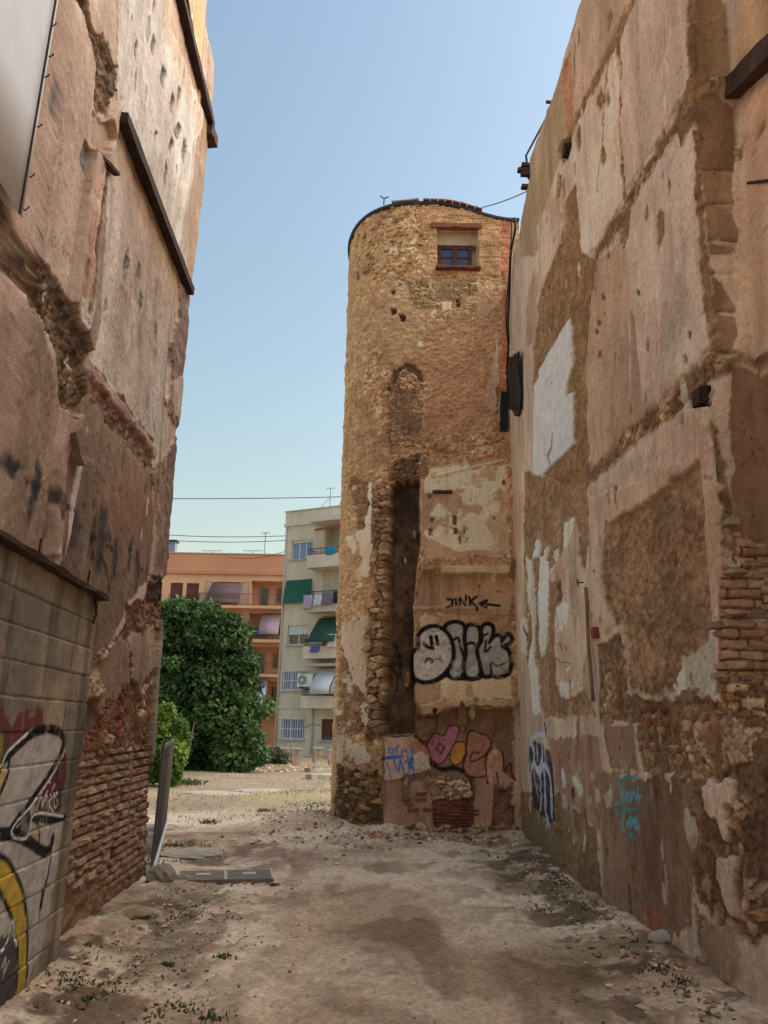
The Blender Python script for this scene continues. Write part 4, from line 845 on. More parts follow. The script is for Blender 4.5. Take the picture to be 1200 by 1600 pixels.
# left round part: lime remains and bare rubble
w.poly(T7((120, 300), (250, 320), (330, 420), (330, 1200), (60, 1200), (90, 800))+T8((60, 700), (310, 700), (325, 30)), rubble(((186, 146, 108), (160, 122, 88), (138, 104, 74), (204, 170, 134)), -.01, .075, .17, .1, 113, (120, 88, 62), .5), warp=.08, fine=.08)
LIM = plaster((212, 188, 162), (190, 160, 132), .022, .2, 114)
for P in (((150, 620), (205, 600), (235, 470), (262, 440), (262, 700), (240, 860), (165, 860), (200, 740)), ((240, 330), (265, 340), (262, 470), (240, 520)), ((110, 640), (150, 620), (190, 690), (160, 720))): w.poly(T7(*P), LIM, warp=.06, fine=.08, edge=.01)
for P in (((80, 100), (240, 60), (240, 260), (215, 520), (190, 430), (130, 440), (150, 330), (110, 280)), ((100, 330), (150, 340), (140, 480), (110, 430)), ((60, 640), (110, 700), (100, 760), (70, 900), (55, 820)), ((200, 560), (290, 640), (270, 680), (210, 620)), ((90, 720), (230, 760), (240, 860), (120, 850))): w.poly(T8(*P), plaster((202, 178, 154), (176, 148, 122), .02, .2, 115), warp=.09, fine=.16, edge=.01, a=.9)
w.poly(T8((235, 100), (325, 60), (310, 700), (235, 720)), rubble(((140, 108, 78), (118, 90, 64), (164, 132, 98)), .03, .09, .2, .13, 116, (80, 58, 42), .35), warp=.06, fine=.08)
w.poly(T7((260, 340), (345, 330), (335, 850), (320, 1200), (245, 1200), (260, 860)), rubble(((150, 116, 84), (124, 96, 68), (170, 138, 104)), .02, .09, .18, .12, 117, (82, 60, 44), .35), warp=.06, fine=.08)
w.poly(T8((60, 880), (310, 880), (320, 1200), (40, 1200)), rubble(((140, 104, 66), (116, 86, 58), (98, 74, 52)), -.02, .08, .22, .1, 118, (76, 56, 40), .45), warp=.1, fine=.1)
w.poly(T8((70, 780), (310, 780), (315, 960), (60, 960)), stain((.66, .62, .58)), edge=.15, warp=.12, fine=.2, a=.7)
# right part, upper lime-washed room wall
w.poly(T7((520, 300), (560, 250), (980, 190), (1000, 400), (1010, 740), (520, 750), (530, 500)), plaster((190, 148, 112), (170, 130, 96), .01, .2, 119), warp=.03, fine=.03)
def limewash(u, z, w, I):
    c = np.tile(S(226, 182, 150), (u.size, 1))*(1+w.mn[I]*.3)[:, None]; n = fbm(u, z, 4.2, 120, 6, .58)-.13*sst(1.0, .2, (u-.1)/1.7); m = sst(.47, .53, n+.02)
    return mix(c, w.col[I], m), w.h[I]+.006*(1-m)
w.poly(T7((560, 260), (980, 215), (1000, 600), (1000, 700), (740, 720), (540, 640), (540, 330)), limewash, warp=.04, fine=.04, edge=.02)
w.poly(T7((880, 560), (1000, 470), (1010, 740), (880, 745), (930, 650)), plaster((206, 164, 124), (190, 150, 112), .01, .2, 121), warp=.06, fine=.06, a=.8)
w.line(T7((600, 302), (800, 250), (975, 212)), .05, rough((206, 178, 150), (184, 150, 118), .035, .02, 122, 12), warp=.01, fine=.03)
w.line(T7((545, 150), (700, 170), (860, 130), (980, 90)), .05, dent(-.03, .75), warp=.08, fine=.06)
for (x, y, a, b) in ((580, 540, 10, 10), (575, 602, 11, 20), (715, 600, 14, 16), (765, 605, 8, 16), (708, 540, 14, 30), (570, 410, 10, 10)):
    w.poly(T7((x-a, y-b), (x+a, y-b*.8), (x+a*.9, y+b), (x-a*.8, y+b*.9)), hole(118, 84, 62, -.02), warp=.02, fine=.03, edge=.006)
# projecting floor bands
w.poly(T7((515, 765), (1010, 750), (1020, 850), (980, 850), (640, 850), (620, 830), (520, 840)), rough((178, 138, 100), (140, 106, 74), .22, .07, 123, 10), warp=.03, fine=.05, edge=.01)
w.poly(T7((630, 806), (1000, 800), (1000, 846), (632, 846)), plaster((206, 166, 120), (188, 150, 110), .26, .2, 124), warp=.005, fine=.008, edge=.006)
w.poly(T7((500, 850), (625, 845), (625, 1020), (500, 1020)), plaster((150, 114, 82), (136, 102, 74), .0, .2, 125), warp=.02, fine=.02)
w.poly(T7((625, 848), (1010, 848), (1020, 1030), (630, 1030)), plaster((170, 134, 94), (156, 120, 84), .005, .2, 126), warp=.01, fine=.01)
w.poly(T7((890, 905), (905, 905), (905, 955), (890, 955)), stain((.8, .5, .4)), edge=.03, warp=.04)
w.line(T7((500, 1025), (1015, 1030)), .06, plaster((184, 144, 104), (166, 130, 92), .05, .2, 127), warp=.01, fine=.02)
w.poly(T7((640, 1035), (1010, 1040), (1010, 1068), (640, 1065)), plaster((176, 140, 100), (160, 124, 88), .03, .2, 127), warp=.01, fine=.015)
w.poly(T8((480, 20), (1010, 40), (1020, 110), (1015, 380), (490, 420)), rough((176, 138, 100), (140, 106, 76), .0, .025, 128, 9), warp=.04, fine=.04)
w.poly(T8((515, 60), (545, 30), (600, 60), (620, 120), (520, 120)), plaster((198, 164, 124), (180, 146, 108), .03, .2, 129), warp=.03, fine=.03)
w.poly(T8((630, 380), (1020, 370), (1020, 505), (630, 500)), plaster((206, 166, 122), (190, 152, 112), .01, .2, 130), warp=.02, fine=.02)
w.poly(T8((490, 420), (630, 390), (630, 510), (490, 540)), plaster((172, 130, 94), (156, 118, 86), .01, .2, 131), warp=.03, fine=.03)
w.poly(T8((495, 545), (640, 515), (1035, 500), (1045, 555), (700, 545), (600, 590), (520, 600)), plaster((182, 144, 106), (160, 124, 90), .22, .2, 132), warp=.03, fine=.04, edge=.01)
# lower room
w.poly(T8((500, 600), (600, 590), (720, 552), (1045, 558), (1050, 1220), (590, 1220), (310, 1230), (305, 700), (490, 700)), plaster((150, 112, 82), (132, 98, 72), -.17, .2, 133), warp=.03, fine=.03, edge=.012)
w.poly(T8((1030, 540), (1062, 540), (1075, 1230), (1045, 1230)), plaster((190, 158, 126), (170, 138, 108), .0, .2, 134), warp=.03, fine=.04)
w.poly(T8((500, 600), (600, 590), (610, 690), (560, 740), (500, 720)), rough((140, 108, 80), (108, 82, 60), -.06, .06, 135, 9), warp=.05, fine=.06)
w.poly(T8((310, 710), (490, 700), (580, 800), (580, 900), (310, 960)), plaster((174, 138, 112), (156, 122, 98), -.03, .2, 136), warp=.03, fine=.03)
w.poly(T8((430, 760), (560, 700), (575, 790), (560, 830), (520, 800), (470, 810)), paint(156, 92, 70), warp=.06, fine=.08, edge=.02, a=.8)
w.poly(T8((480, 820), (520, 795), (560, 820), (580, 850), (580, 890), (500, 890)), plaster((196, 168, 140), (180, 152, 126), -.02, .2, 137), warp=.04, fine=.05)
w.poly(T8((305, 960), (590, 960), (600, 1210), (310, 1220)), plaster((168, 126, 98), (150, 110, 84), -.06, .2, 138), warp=.04, fine=.05)
w.poly(T8((560, 920), (800, 940), (800, 1040), (590, 1060), (540, 980)), rubble(((170, 134, 106), (146, 112, 86), (196, 164, 136)), -.08, .05, .15, .08, 139, (112, 84, 62), .4), warp=.06, fine=.06)
w.poly(T8((590, 1060), (815, 1050), (820, 1210), (600, 1215)), courses((122, 72, 56), (92, 58, 48), (70, 50, 42), -.10, .25, .05, .02, 140), warp=.03, fine=.04)
w.poly(T8((820, 940), (925, 940), (925, 1200), (820, 1200)), plaster((172, 124, 96), (156, 112, 86), -.08, .2, 141), warp=.02, fine=.03)
w.poly(T8((930, 1000), (1045, 1000), (1050, 1220), (930, 1210)), rough((140, 98, 76), (106, 74, 58), -.12, .04, 142, 10), warp=.04, fine=.05)
w.poly(T8((1030, 980), (1070, 980), (1072, 1090), (1035, 1090)), plaster((186, 146, 118), (168, 130, 104), .0, .2, 143), warp=.04, fine=.05)
w.poly(T8((300, 1205), (1075, 1200), (1090, 1330), (290, 1330)), rubble(((168, 138, 110), (146, 116, 90), (124, 98, 76)), .02, .09, .2, .12, 144, (98, 74, 56), .4), warp=.06, fine=.08)
# dark sooty recess
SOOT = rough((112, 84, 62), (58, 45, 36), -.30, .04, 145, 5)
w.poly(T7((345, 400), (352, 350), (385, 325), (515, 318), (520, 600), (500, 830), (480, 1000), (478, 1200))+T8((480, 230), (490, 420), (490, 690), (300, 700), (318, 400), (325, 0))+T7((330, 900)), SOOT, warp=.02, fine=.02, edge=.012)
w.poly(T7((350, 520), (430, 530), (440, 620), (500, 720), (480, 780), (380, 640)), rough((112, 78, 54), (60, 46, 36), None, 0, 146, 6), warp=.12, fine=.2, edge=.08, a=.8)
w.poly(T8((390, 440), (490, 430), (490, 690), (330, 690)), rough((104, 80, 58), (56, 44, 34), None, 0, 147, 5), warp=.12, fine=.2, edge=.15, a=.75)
w.line(T8((340, 180), (370, 220), (400, 260)), .05, paint(20, 18, 18), a=.8); w.line(T8((350, 260), (390, 240), (395, 380)), .05, paint(20, 18, 18), a=.8); w.line(T8((330, 320), (375, 370), (370, 450)), .06, paint(20, 18, 18), a=.8)
weathering(TW, 60, .3, 2.3, .5, 6.4, 9, (214, 184, 152), 40, (2.0, 4.3, 6.2))
# graffiti on the tower
BK = paint(26, 24, 26); SV = paint(178, 168, 158); SV2 = paint(150, 142, 134)
Dl = ((512, 215), (515, 150), (560, 112), (620, 112), (668, 150), (693, 215), (690, 290), (650, 355), (590, 395), (530, 402), (485, 375), (470, 310), (482, 250))
Nl = ((662, 100), (710, 82), (752, 98), (765, 160), (762, 230), (766, 300), (760, 352), (720, 380), (682, 372), (672, 330), (690, 280), (690, 200), (668, 150))
El = ((776, 112), (808, 97), (838, 115), (842, 175), (828, 240), (850, 310), (842, 365), (802, 385), (772, 370), (766, 310), (776, 240), (768, 170))
Kl = ((862, 112), (888, 92), (914, 108), (912, 150), (895, 195), (930, 160), (960, 160), (965, 190), (1000, 150), (1016, 165), (1010, 190), (965, 210), (1000, 240), (1014, 300), (1000, 355), (960, 374), (920, 365), (906, 310), (905, 365), (868, 368), (855, 320), (842, 262), (838, 222), (862, 180))
def smooth_uv(L, pts, closed=True): return [tuple(q) for q in catmull(w.uv(L(*pts)), 5, closed)]
w.poly(T8((480, 260), (455, 330), (470, 390), (530, 428), (600, 415), (660, 385), (720, 400), (800, 408), (870, 390), (960, 388), (1010, 360), (960, 300), (600, 300)), BK, warp=.01, fine=.01, edge=.01)
for Lp, cc in ((Nl, SV2), (El, SV2), (Kl, SV2), (Dl, SV)):
    P = smooth_uv(T8, Lp); w.line(P+[P[0]], .12, BK, uvp=True, warp=0, edge=.012); w.poly(P, cc, uvp=True, warp=0, fine=.01, edge=.008); w.line(P+[P[0]], .035, BK, uvp=True, warp=0, edge=.008)
for Lp, cc in ((Nl, SV), (El, SV), (Kl, SV)):
    cx = sum(p[0] for p in Lp)/len(Lp); w.poly(T8((cx-25, 300), (cx+25, 300), (cx+18, 372), (cx-18, 372)), cc, warp=.02, fine=.05, edge=.05, a=.7)
for pts, wd in ((((538, 198), (560, 216), (588, 222)), .06), (((576, 160), (584, 215)), .07), (((606, 158), (614, 198)), .07), (((545, 300), (560, 275), (585, 290), (580, 302)), .03), (((560, 290), (620, 280), (640, 300)), .02), (((700, 175), (725, 165), (735, 200), (760, 280)), .05), (((775, 200), (800, 190), (820, 200)), .05), (((880, 180), (875, 240), (905, 215)), .04), (((910, 300), (940, 320), (980, 305)), .03), (((870, 150), (890, 140)), .04)):
    w.line(T8(*pts), wd, BK, edge=.01, warp=.005, sm=4)
for pts in (((668, 975), (698, 976), (692, 1012), (664, 1020)), ((714, 972), (716, 1006)), ((736, 1010), (737, 968), (766, 1008), (772, 955)), ((790, 962), (792, 1008)), ((830, 960), (796, 985), (828, 1018), (828, 1035))):
    w.line(T7(*pts), .045, BK, edge=.01, warp=.01)
w.line(T7((850, 1000), (900, 1004), (955, 1012)), .05, BK, edge=.012); w.line(T7((884, 982), (845, 1000), (880, 1022)), .06, BK, edge=.012); w.line(T7((935, 930), (960, 935)), .03, BK, edge=.01)
PK = paint(182, 112, 132); OR = paint(196, 132, 34); DR = paint(88, 40, 38); SK = paint(178, 122, 98); SK2 = paint(196, 150, 124)
P = smooth_uv(T8, ((562, 745), (600, 692), (652, 702), (682, 652), (735, 656), (722, 730), (690, 790), (642, 858), (592, 848), (565, 795))); w.poly(P, PK, uvp=True, warp=.01, fine=.02); w.line(P+[P[0]], .025, DR, uvp=True, warp=.005)
w.poly(T8((612, 780), (630, 748), (656, 766), (636, 806)), SK, warp=.01); w.line(T8((612, 780), (630, 748), (656, 766), (636, 806), (612, 780)), .03, DR, warp=.005)
P = smooth_uv(T8, ((688, 838), (695, 780), (725, 742), (765, 742), (775, 790), (755, 845), (715, 870))); w.poly(P, OR, uvp=True, warp=.005, fine=.01); w.line(P+[P[0]], .025, DR, uvp=True, warp=.005)
w.poly(T8((790, 690), (830, 680), (915, 720), (905, 790), (870, 850), (885, 930), (800, 930), (760, 880), (780, 800)), SK, warp=.03, fine=.03, a=.7)
w.poly(T8((890, 960), (888, 850), (905, 795), (940, 775), (980, 800), (990, 900), (1040, 950), (1000, 1000), (950, 960), (930, 975)), SK2, warp=.03, fine=.03, a=.75)
for pts in (((775, 790), (790, 690), (830, 682), (912, 722), (905, 785), (860, 830), (800, 850), (815, 800), (850, 800)), ((785, 800), (762, 860), (770, 920), (830, 940), (880, 930)), ((892, 970), (888, 850), (905, 795), (940, 772), (980, 800), (990, 905), (1010, 870), (1030, 860), (1030, 910), (1045, 950)), ((950, 910), (955, 970)), ((770, 920), (800, 960), (800, 1010)), ((960, 1000), (990, 1015), (1010, 990))):
    w.line(T8(*pts), .032, DR, edge=.008, warp=.008, sm=4)
w.line(T8((585, 858), (640, 895), (700, 885), (760, 905)), .08, paint(40, 32, 30), edge=.02, warp=.02, sm=4)
BL = paint(48, 92, 168)
for pts, wd in ((((310, 830), (350, 825), (405, 822)), .06), (((345, 800), (340, 775), (365, 780), (360, 805), (345, 800)), .03), (((385, 800), (385, 770), (400, 760)), .03), (((330, 850), (345, 900), (355, 945)), .02), (((370, 840), (395, 900), (405, 840), (430, 925)), .03), (((420, 820), (415, 790), (440, 790), (450, 840)), .03), (((470, 790), (475, 850), (465, 880)), .06), (((430, 850), (450, 850), (455, 900), (440, 920)), .025), (((455, 850), (480, 880), (485, 965)), .03)):
    w.line(T8(*pts), wd, BL, edge=.012, warp=.01, sm=3)
w.line(T8((480, 865), (540, 860)), .05, paint(140, 156, 150), edge=.02, warp=.02, a=.7)
# window opening
WP = T6((612, 252), (848, 252), (852, 490), (614, 492))
def reveal(u, z, w, I): return np.tile(S(196, 172, 140), (u.size, 1))*(1+w.mn[I]*.2)[:, None], np.full(u.size, -.32)
w.poly(WP, reveal, warp=0, fine=0, edge=.006)
TT = thing('round_tower', 'tall round stair tower of rough tan masonry with small window near its roof', 'tower', (.6, 14.6, 0))
TW.build('masonry_wall', M_WALL, TT)
fill_pieces(w, T6((150, 250), (330, 110), (540, 95), (540, 500), (400, 560), (140, 560)), STONES, 'stone', TT, .13, .065, (-.06, -.035), (.6, 1, .55), .5, .1, maxn=200)
fill_pieces(w, T6((330, 1200), (500, 1180), (520, 1500), (340, 1500)), STONES, 'stone', TT, .19, .1, (-.10, -.075), (.8, 1, .7), .5, .08, maxn=60)
fill_pieces(w, T8((600, 1065), (812, 1055), (812, 1205), (605, 1210)), REDS, 'brick', TT, .26, .058, (-.16, -.13), (1, 1, .9), .85, .03, maxn=60)
fill_pieces(w, T8((430, 1040), (590, 1000), (580, 1160), (460, 1140)), REDS, 'brick', TT, .24, .085, (-.12, -.10), (.7, 1, 1.2), .45, .05, maxn=30)
fill_pieces(w, T8((50, 900), (300, 900), (300, 1180), (50, 1180)), STONES, 'stone', TT, .24, .13, (-.08, -.03), (1.1, 1, 1.1), .55, .15, maxn=60)
# window
M_FR = mat('brown_frame', S4(88, 46, 36), .5, S4(66, 34, 28), 12); M_GL = mat('blue_glass', S4(58, 74, 110), .06, S4(44, 58, 92), 1.5, spec=.8)
q = w.uv(T6((618, 325), (848, 490))); x0 = 2.62-q[0][0]; x1 = 2.62-q[1][0]; zt = q[0][1]; zb = q[1][1]; ztop_ = w.uv(T6((618, 255)))[0][1]; Yw = 13.35+.15
tl = -TT.location
fw = .075; m_ = MB(); x1 -= .09
m_.box(x0, x0+fw, Yw, Yw+.07, zb, zt); m_.box(x1-fw, x1, Yw, Yw+.07, zb, zt); m_.box(x0+fw, x1-fw, Yw+.002, Yw+.07, zt-fw, zt); m_.box(x0+fw, x1-fw, Yw+.002, Yw+.07, zb, zb+fw)
xm = (x0+x1)/2; m_.box(xm-.05, xm+.05, Yw-.01, Yw+.06, zb+fw, zt-fw); zm_ = zt-.42*(zt-zb)
m_.box(x0+fw, xm-.05, Yw+.01, Yw+.05, zm_-.015, zm_+.015); m_.box(xm+.05, x1-fw, Yw+.01, Yw+.05, zm_-.015, zm_+.015)
win = m_.build('window', M_FR, TT, loc=tl)
for (a, b) in ((x0+fw, xm-.05), (xm+.05, x1-fw)):
    for (c, d) in ((zb+fw, zm_-.015), (zm_+.015, zt-fw)): MB().box(a, b, Yw+.025, Yw+.035, c, d).build('pane', M_GL, win)
MB().box(x0-.03, x1+.12, Yw-.02, Yw+.05, zt+.004, ztop_).build('shutter_box', mat('cream_box', S4(196, 178, 148), .7), TT, loc=tl)
MB().bar((x0-.06, 13.30, zb-.03), (x1+.14, 13.30, zb-.03), .2, .045, seg=6, jit=.006, rn=rnd).build('window_sill', M_REDBRICK, TT, loc=tl)
MB().bar((x0-.15, 13.33, ztop_+.05), (x1+.18, 13.33, ztop_+.05), .12, .09, seg=6, jit=.008, rn=rnd).build('lintel', mat('lintel_wood', S4(150, 100, 72), .9, S4(110, 74, 54), 6, .4), TT, loc=tl)
a = px_s(w, T7((585, 388))[0], .03); b = px_s(w, T7((693, 388))[0], .03); MB().bar(a+tl, b+tl, .1, .05, seg=4, jit=.004, rn=rnd).build('shelf_board', M_WOOD, TT)
# roof: slab following the curve with tiles on the front edge
rp_ = []
for s_ in np.linspace(0, w.L[-1], 90):
    b = w.at(s_); n = w.nrm(s_, .08); rp_.append((b[0]+n[0]*.06, b[1]+n[1]*.06, ttop(s_)-.02))
V = []; n_ = len(rp_)
for p in rp_: V.append(p)
for p in rp_: V.append((p[0], p[1], p[2]+.05))
V += [(1.2, 15.2, 12.25), (1.2, 15.2, 11.2)]; Fc = []
for i in range(n_-1): Fc += [(i, i+1, n_+i+1, n_+i), (n_+i, n_+i+1, 2*n_), (i+1, i, 2*n_+1)]
Fc += [(n_-1, 0, n_, 2*n_-1), (2*n_-1, n_, 2*n_), (0, n_-1, 2*n_+1)]
roof = fix_normals(MB().add(V, Fc).build('roof', mat('roof_felt', S4(70, 72, 80), .8, S4(50, 50, 58), 6, .3), TT, loc=tl))
for i in range(8):
    x = 1.8-i*.15; z_ = ttop(2.62-x)+.045
    MB().bar((x+.07, 13.35, z_-.004*(i % 2)), (x-.07, 13.35, ttop(2.62-x+.14)+.045), .2, .03, seg=2, jit=.005, rn=rnd).build('roof_tile', mat('clay_tile', S4(150, 90, 72), .9, S4(104, 74, 64), 9, .3, obrand=.25), roof)
m_ = MB().bar((.05, 13.42, 11.99), (.6, 13.32, 12.0), .16, .02, seg=4, jit=.01, rn=rnd).build('roof_flashing', mat('pale_metal', S4(190, 196, 202), .5), roof)

# ================================================================== FAR BUILDINGS
def srect(mb, x0, x1, z0, z1, y, m=0):   # facade-facing rectangle (normal -y)
    mb.add([(x0, y, z0), (x1, y, z0), (x1, y, z1), (x0, y, z1)], [(0, 1, 2, 3)], m)
def facade(name, x0, x1, z0, z1, holes, depth, m, parent, y=0., thick=.25):
    xs = sorted(set([x0, x1]+[h[0] for h in holes]+[h[1] for h in holes])); zs = sorted(set([z0, z1]+[h[2] for h in holes]+[h[3] for h in holes])); mb = MB()
    for a, b in zip(xs[:-1], xs[1:]):
        for c, d in zip(zs[:-1], zs[1:]):
            if any(h[0] <= a and b <= h[1] and h[2] <= c and d <= h[3] for h in holes): continue
            srect(mb, a, b, c, d, y)
    for h in holes:
        t = h[4] if len(h) > 4 else thick; a, b, c, d = h[:4]
        mb.add([(a, y, c), (a, y+t, c), (a, y+t, d), (a, y, d)], [(0, 1, 2, 3)]); mb.add([(b, y, c), (b, y, d), (b, y+t, d), (b, y+t, c)], [(0, 1, 2, 3)])
        mb.add([(a, y, d), (a, y+t, d), (b, y+t, d), (b, y, d)], [(0, 1, 2, 3)]); mb.add([(a, y, c), (b, y, c), (b, y+t, c), (a, y+t, c)], [(0, 1, 2, 3)])
        mb.add([(a, y+t, c), (b, y+t, c), (b, y+t, d), (a, y+t, d)], [(0, 1, 2, 3)])
    mb.add([(x0, y, z0), (x0, y+depth, z0), (x0, y+depth, z1), (x0, y, z1)], [(0, 3, 2, 1)]); mb.add([(x1, y, z0), (x1, y+depth, z0), (x1, y+depth, z1), (x1, y, z1)], [(0, 1, 2, 3)])
    mb.add([(x0, y+depth, z0), (x1, y+depth, z0), (x1, y+depth, z1), (x0, y+depth, z1)], [(0, 3, 2, 1)]); mb.add([(x0, y, z1), (x1, y, z1), (x1, y+depth, z1), (x0, y+depth, z1)], [(0, 1, 2, 3)])
    return fix_normals(mb.build(name, m, parent))
M_CREAM = mat('cream_render', S4(214, 205, 192), .9, S4(184, 173, 158), .8, .15, 8, stretch=(1, 1, .35), detail=8)
M_WFR = mat('white_frame', S4(226, 228, 230), .5, S4(206, 210, 214), 2); M_BGL = mat('sky_glass', S4(92, 122, 168), .05, S4(70, 98, 142), .7, spec=.9)
M_DGL = mat('dark_glass', S4(34, 36, 40), .08, S4(22, 24, 28), 1, spec=.8); M_SHUT = mat('white_shutter', S4(214, 218, 224), .6); M_GREEN = mat('green_blind', S4(40, 100, 86), .8, S4(30, 80, 70), 3, stretch=(.2, 1, 6))
M_AWN = mat('green_awning', S4(38, 78, 60), .85, S4(28, 62, 48), 2); M_STRIPE = None
M_RAIL = mat('dark_rail', S4(62, 58, 60), .6); M_SILL = mat('pale_sill', S4(190, 180, 164), .85); M_DARK = mat('dark_room', S4(58, 48, 44), .9)
M_BRSH = mat('brown_shutter', S4(104, 66, 56), .8, S4(84, 52, 44), 3); M_PINKSH = mat('pink_shutter', S4(206, 172, 156), .8)
def stripe_mat(name, c1, c2, sc):
    m = mat(name, c1, .85, c2, 1); n = m.node_tree; p = n.nodes['Principled BSDF']; wv = n.nodes.new('ShaderNodeTexWave'); wv.bands_direction = 'X'; wv.inputs['Scale'].default_value = sc
    tc = n.nodes.new('ShaderNodeTexCoord'); n.links.new(tc.outputs['Object'], wv.inputs['Vector']); rp = n.nodes.new('ShaderNodeValToRGB'); rp.color_ramp.interpolation = 'CONSTANT'
    rp.color_ramp.elements[0].color = c2; rp.color_ramp.elements[1].color = c1; rp.color_ramp.elements[1].position = .4; n.links.new(wv.outputs[0], rp.inputs[0]); n.links.new(rp.outputs[0], p.inputs['Base Color']); return m
M_STRIPE = stripe_mat('grey_stripe', S4(214, 216, 220), S4(150, 156, 168), 3.2); M_CURT = stripe_mat('cream_stripe', S4(196, 190, 166), S4(140, 138, 118), 2.6)
def window(parent, x0, x1, z0, z1, y, glass=None, nv=2, fr=None, f=.06, bars=False, shutter=0., shm=None, sill=True, name='window'):
    fr = fr or M_WFR; glass = glass or M_BGL; m = MB(); m.box(x0, x0+f, y, y+.06, z0, z1); m.box(x1-f, x1, y, y+.06, z0, z1); m.box(x0+f, x1-f, y+.002, y+.06, z1-f, z1); m.box(x0+f, x1-f, y+.002, y+.06, z0, z0+f)
    wd = (x1-x0-2*f)/nv
    for k in range(1, nv): m.box(x0+f+wd*k-f*.5, x0+f+wd*k+f*.5, y-.005, y+.05, z0+f, z1-f)
    o = m.build(name, fr, parent)
    for k in range(nv): MB().box(x0+f+wd*k+(f*.5 if k else 0), x0+f+wd*(k+1)-(f*.5 if k < nv-1 else 0), y+.02, y+.03, z0+f, z1-f).build('pane', glass, o)
    if shutter: 
        m = MB(); n = max(2, int(shutter/.08))
        for k in range(n): m.box(x0+.02, x1-.02, y-.06+.004*(k % 2), y-.02, z1-shutter*(k+1)/n+.004, z1-shutter*k/n)
        m.build('roller_shutter', shm or M_SHUT, o)
    if sill: MB().box(x0-.1, x1+.1, y-.28, y, z0-.09, z0-.004).build('sill', M_SILL, o)
    if bars:
        m = MB(); n = int((x1-x0)/.16)
        for k in range(n+1): xx = x0+(x1-x0)*k/n; m.tube([(xx, y-.3, z0-.05), (xx, y-.3, z1+.08)], .016, 5)
        for zz in (z0+.05, (z0+z1)/2, z1): m.tube([(x0, y-.3, zz), (x1, y-.3, zz)], .016, 5)
        m.build('window_grille', M_WFR, o)
    return o
def railing(parent, x0, x1, y, z0, z1, gap=.14, m=None, ret=0., r_=.014):
    b = MB(); n = int((x1-x0)/gap)
    for k in range(n+1): xx = x0+(x1-x0)*k/n; b.tube([(xx, y, z0), (xx, y, z1)], r_, 4)
    b.tube([(x0, y, z1), (x1, y, z1)], r_*1.7, 5); b.tube([(x0, y, z0+.06), (x1, y, z0+.06)], r_*1.4, 5)
    if ret:
        for xx in (x0, x1):
            b.tube([(xx, y, z1), (xx, y+ret, z1)], r_*1.6, 5)
            for k in range(1, int(ret/gap)): b.tube([(xx, y+k*gap, z0), (xx, y+k*gap, z1)], r_, 4)
    return b.build('railing', m or M_RAIL, parent)
# --- cream apartment block
A0 = atY(437, 1107, 47.); A0[2] = 0
AP = thing('apartment_block', 'cream five storey apartment block with solid balconies and white windows', 'building', tuple(A0), math.radians(-25))
AW = 11.; bx0 = 2.75; bx1 = 4.9; by = 0.
W5 = [(.2, 1.72, .9, 2.05), (.08, 1.72, 3.66, 4.78), (.28, 1.74, 6.34, 7.5), (.14, 1.76, 8.9, 10.2), (.24, 1.78, 11.6, 12.8)]
holes = [h+(.22,) for h in W5]+[(2.85, 3.9, .9, 2.05, .22)]
recs = [(2.6, 4.9, zz, zz+2.2, 1.1) for zz in (3.02, 5.8, 8.6, 11.35)]
holes += recs+[(6.2, 7.7, zz, zz+1.2, .22) for zz in (.9, 3.66, 6.4, 9.0, 11.6)]
facade('wall', -.25, AW, -.1, 13.75, holes, 10., M_CREAM, AP)
MB().box(-.33, AW+.1, -.10, 9.9, 13.75, 13.92).build('cornice', M_CREAM, AP)
m = MB(); m.box(-.27, AW+.03, -.04, .2, 13.92, 14.7); m.box(-.27, -.05, .2, 9.9, 13.92, 14.7); m.build('parapet', M_CREAM, AP)
MB().box(-.33, AW+.1, -.10, .26, 14.7, 14.76).build('parapet_cap', M_SILL, AP)
MB().box(2.05, 5.3, -1.0, -.12, 13.6, 13.9).build('roof_overhang', M_CREAM, AP)
MB().box(-.27, 2.0, -.05, .0, 2.62, 2.74).build('string_course', M_CREAM, AP)
for k, (zz, hh) in enumerate(((2.62, .68), (5.4, .72), (8.1, .82), (10.75, .78))):
    m = MB(); m.box(2.03, 5.3, -1.05, -.002, zz, zz+.16); m.box(2.03, 5.3, -1.05, -.93, zz+.16, zz+hh); m.box(2.03, 2.15, -.93, -.002, zz+.16, zz+hh); m.box(5.18, 5.3, -.93, -.002, zz+.16, zz+hh)
    o = m.build('balcony', M_CREAM, AP); railing(o, 2.06, 5.25, -.99, zz+hh, zz+hh+.38, .16, ret=.9)
window(AP, *W5[0], .16, M_BGL, 3, bars=True); window(AP, *W5[1], .16, M_BGL, 3, bars=True); window(AP, *W5[2], .16, M_DGL, 2, shutter=.55)
window(AP, *W5[3], .16, M_DGL, 2); window(AP, *W5[4], .16, M_BGL, 3, shutter=.16); window(AP, 2.85, 3.9, .9, 2.05, .16, M_DGL, 1, fr=mat('blue_frame', S4(60, 96, 150), .6), shutter=1.0, shm=M_BRSH)
for zz in (.9, 3.66, 6.4, 9.0, 11.6): window(AP, 6.2, 7.7, zz, zz+1.2, .16, M_BGL, 2)
for zz in (3.02, 5.8, 8.6, 11.35):
    o = window(AP, 3.35, 4.3, zz+.02, zz+1.95, 1.02, M_DGL, 1, sill=False, name='balcony_door')
m = MB(); m.tube([(2.3, -.06, .1), (2.3, -.06, 2.6)], .045, 8); m.tube([(-.12, -.06, .1), (-.12, -.06, 13.7)], .04, 8); m.build('downpipe', M_SILL, AP, True)
MB().tube([(1.8, -.02, 1.55), (2.2, -.02, 1.75), (2.75, -.02, 1.7), (2.9, -.02, 1.6)], .015, 5).build('wall_cable', M_RAIL, AP)
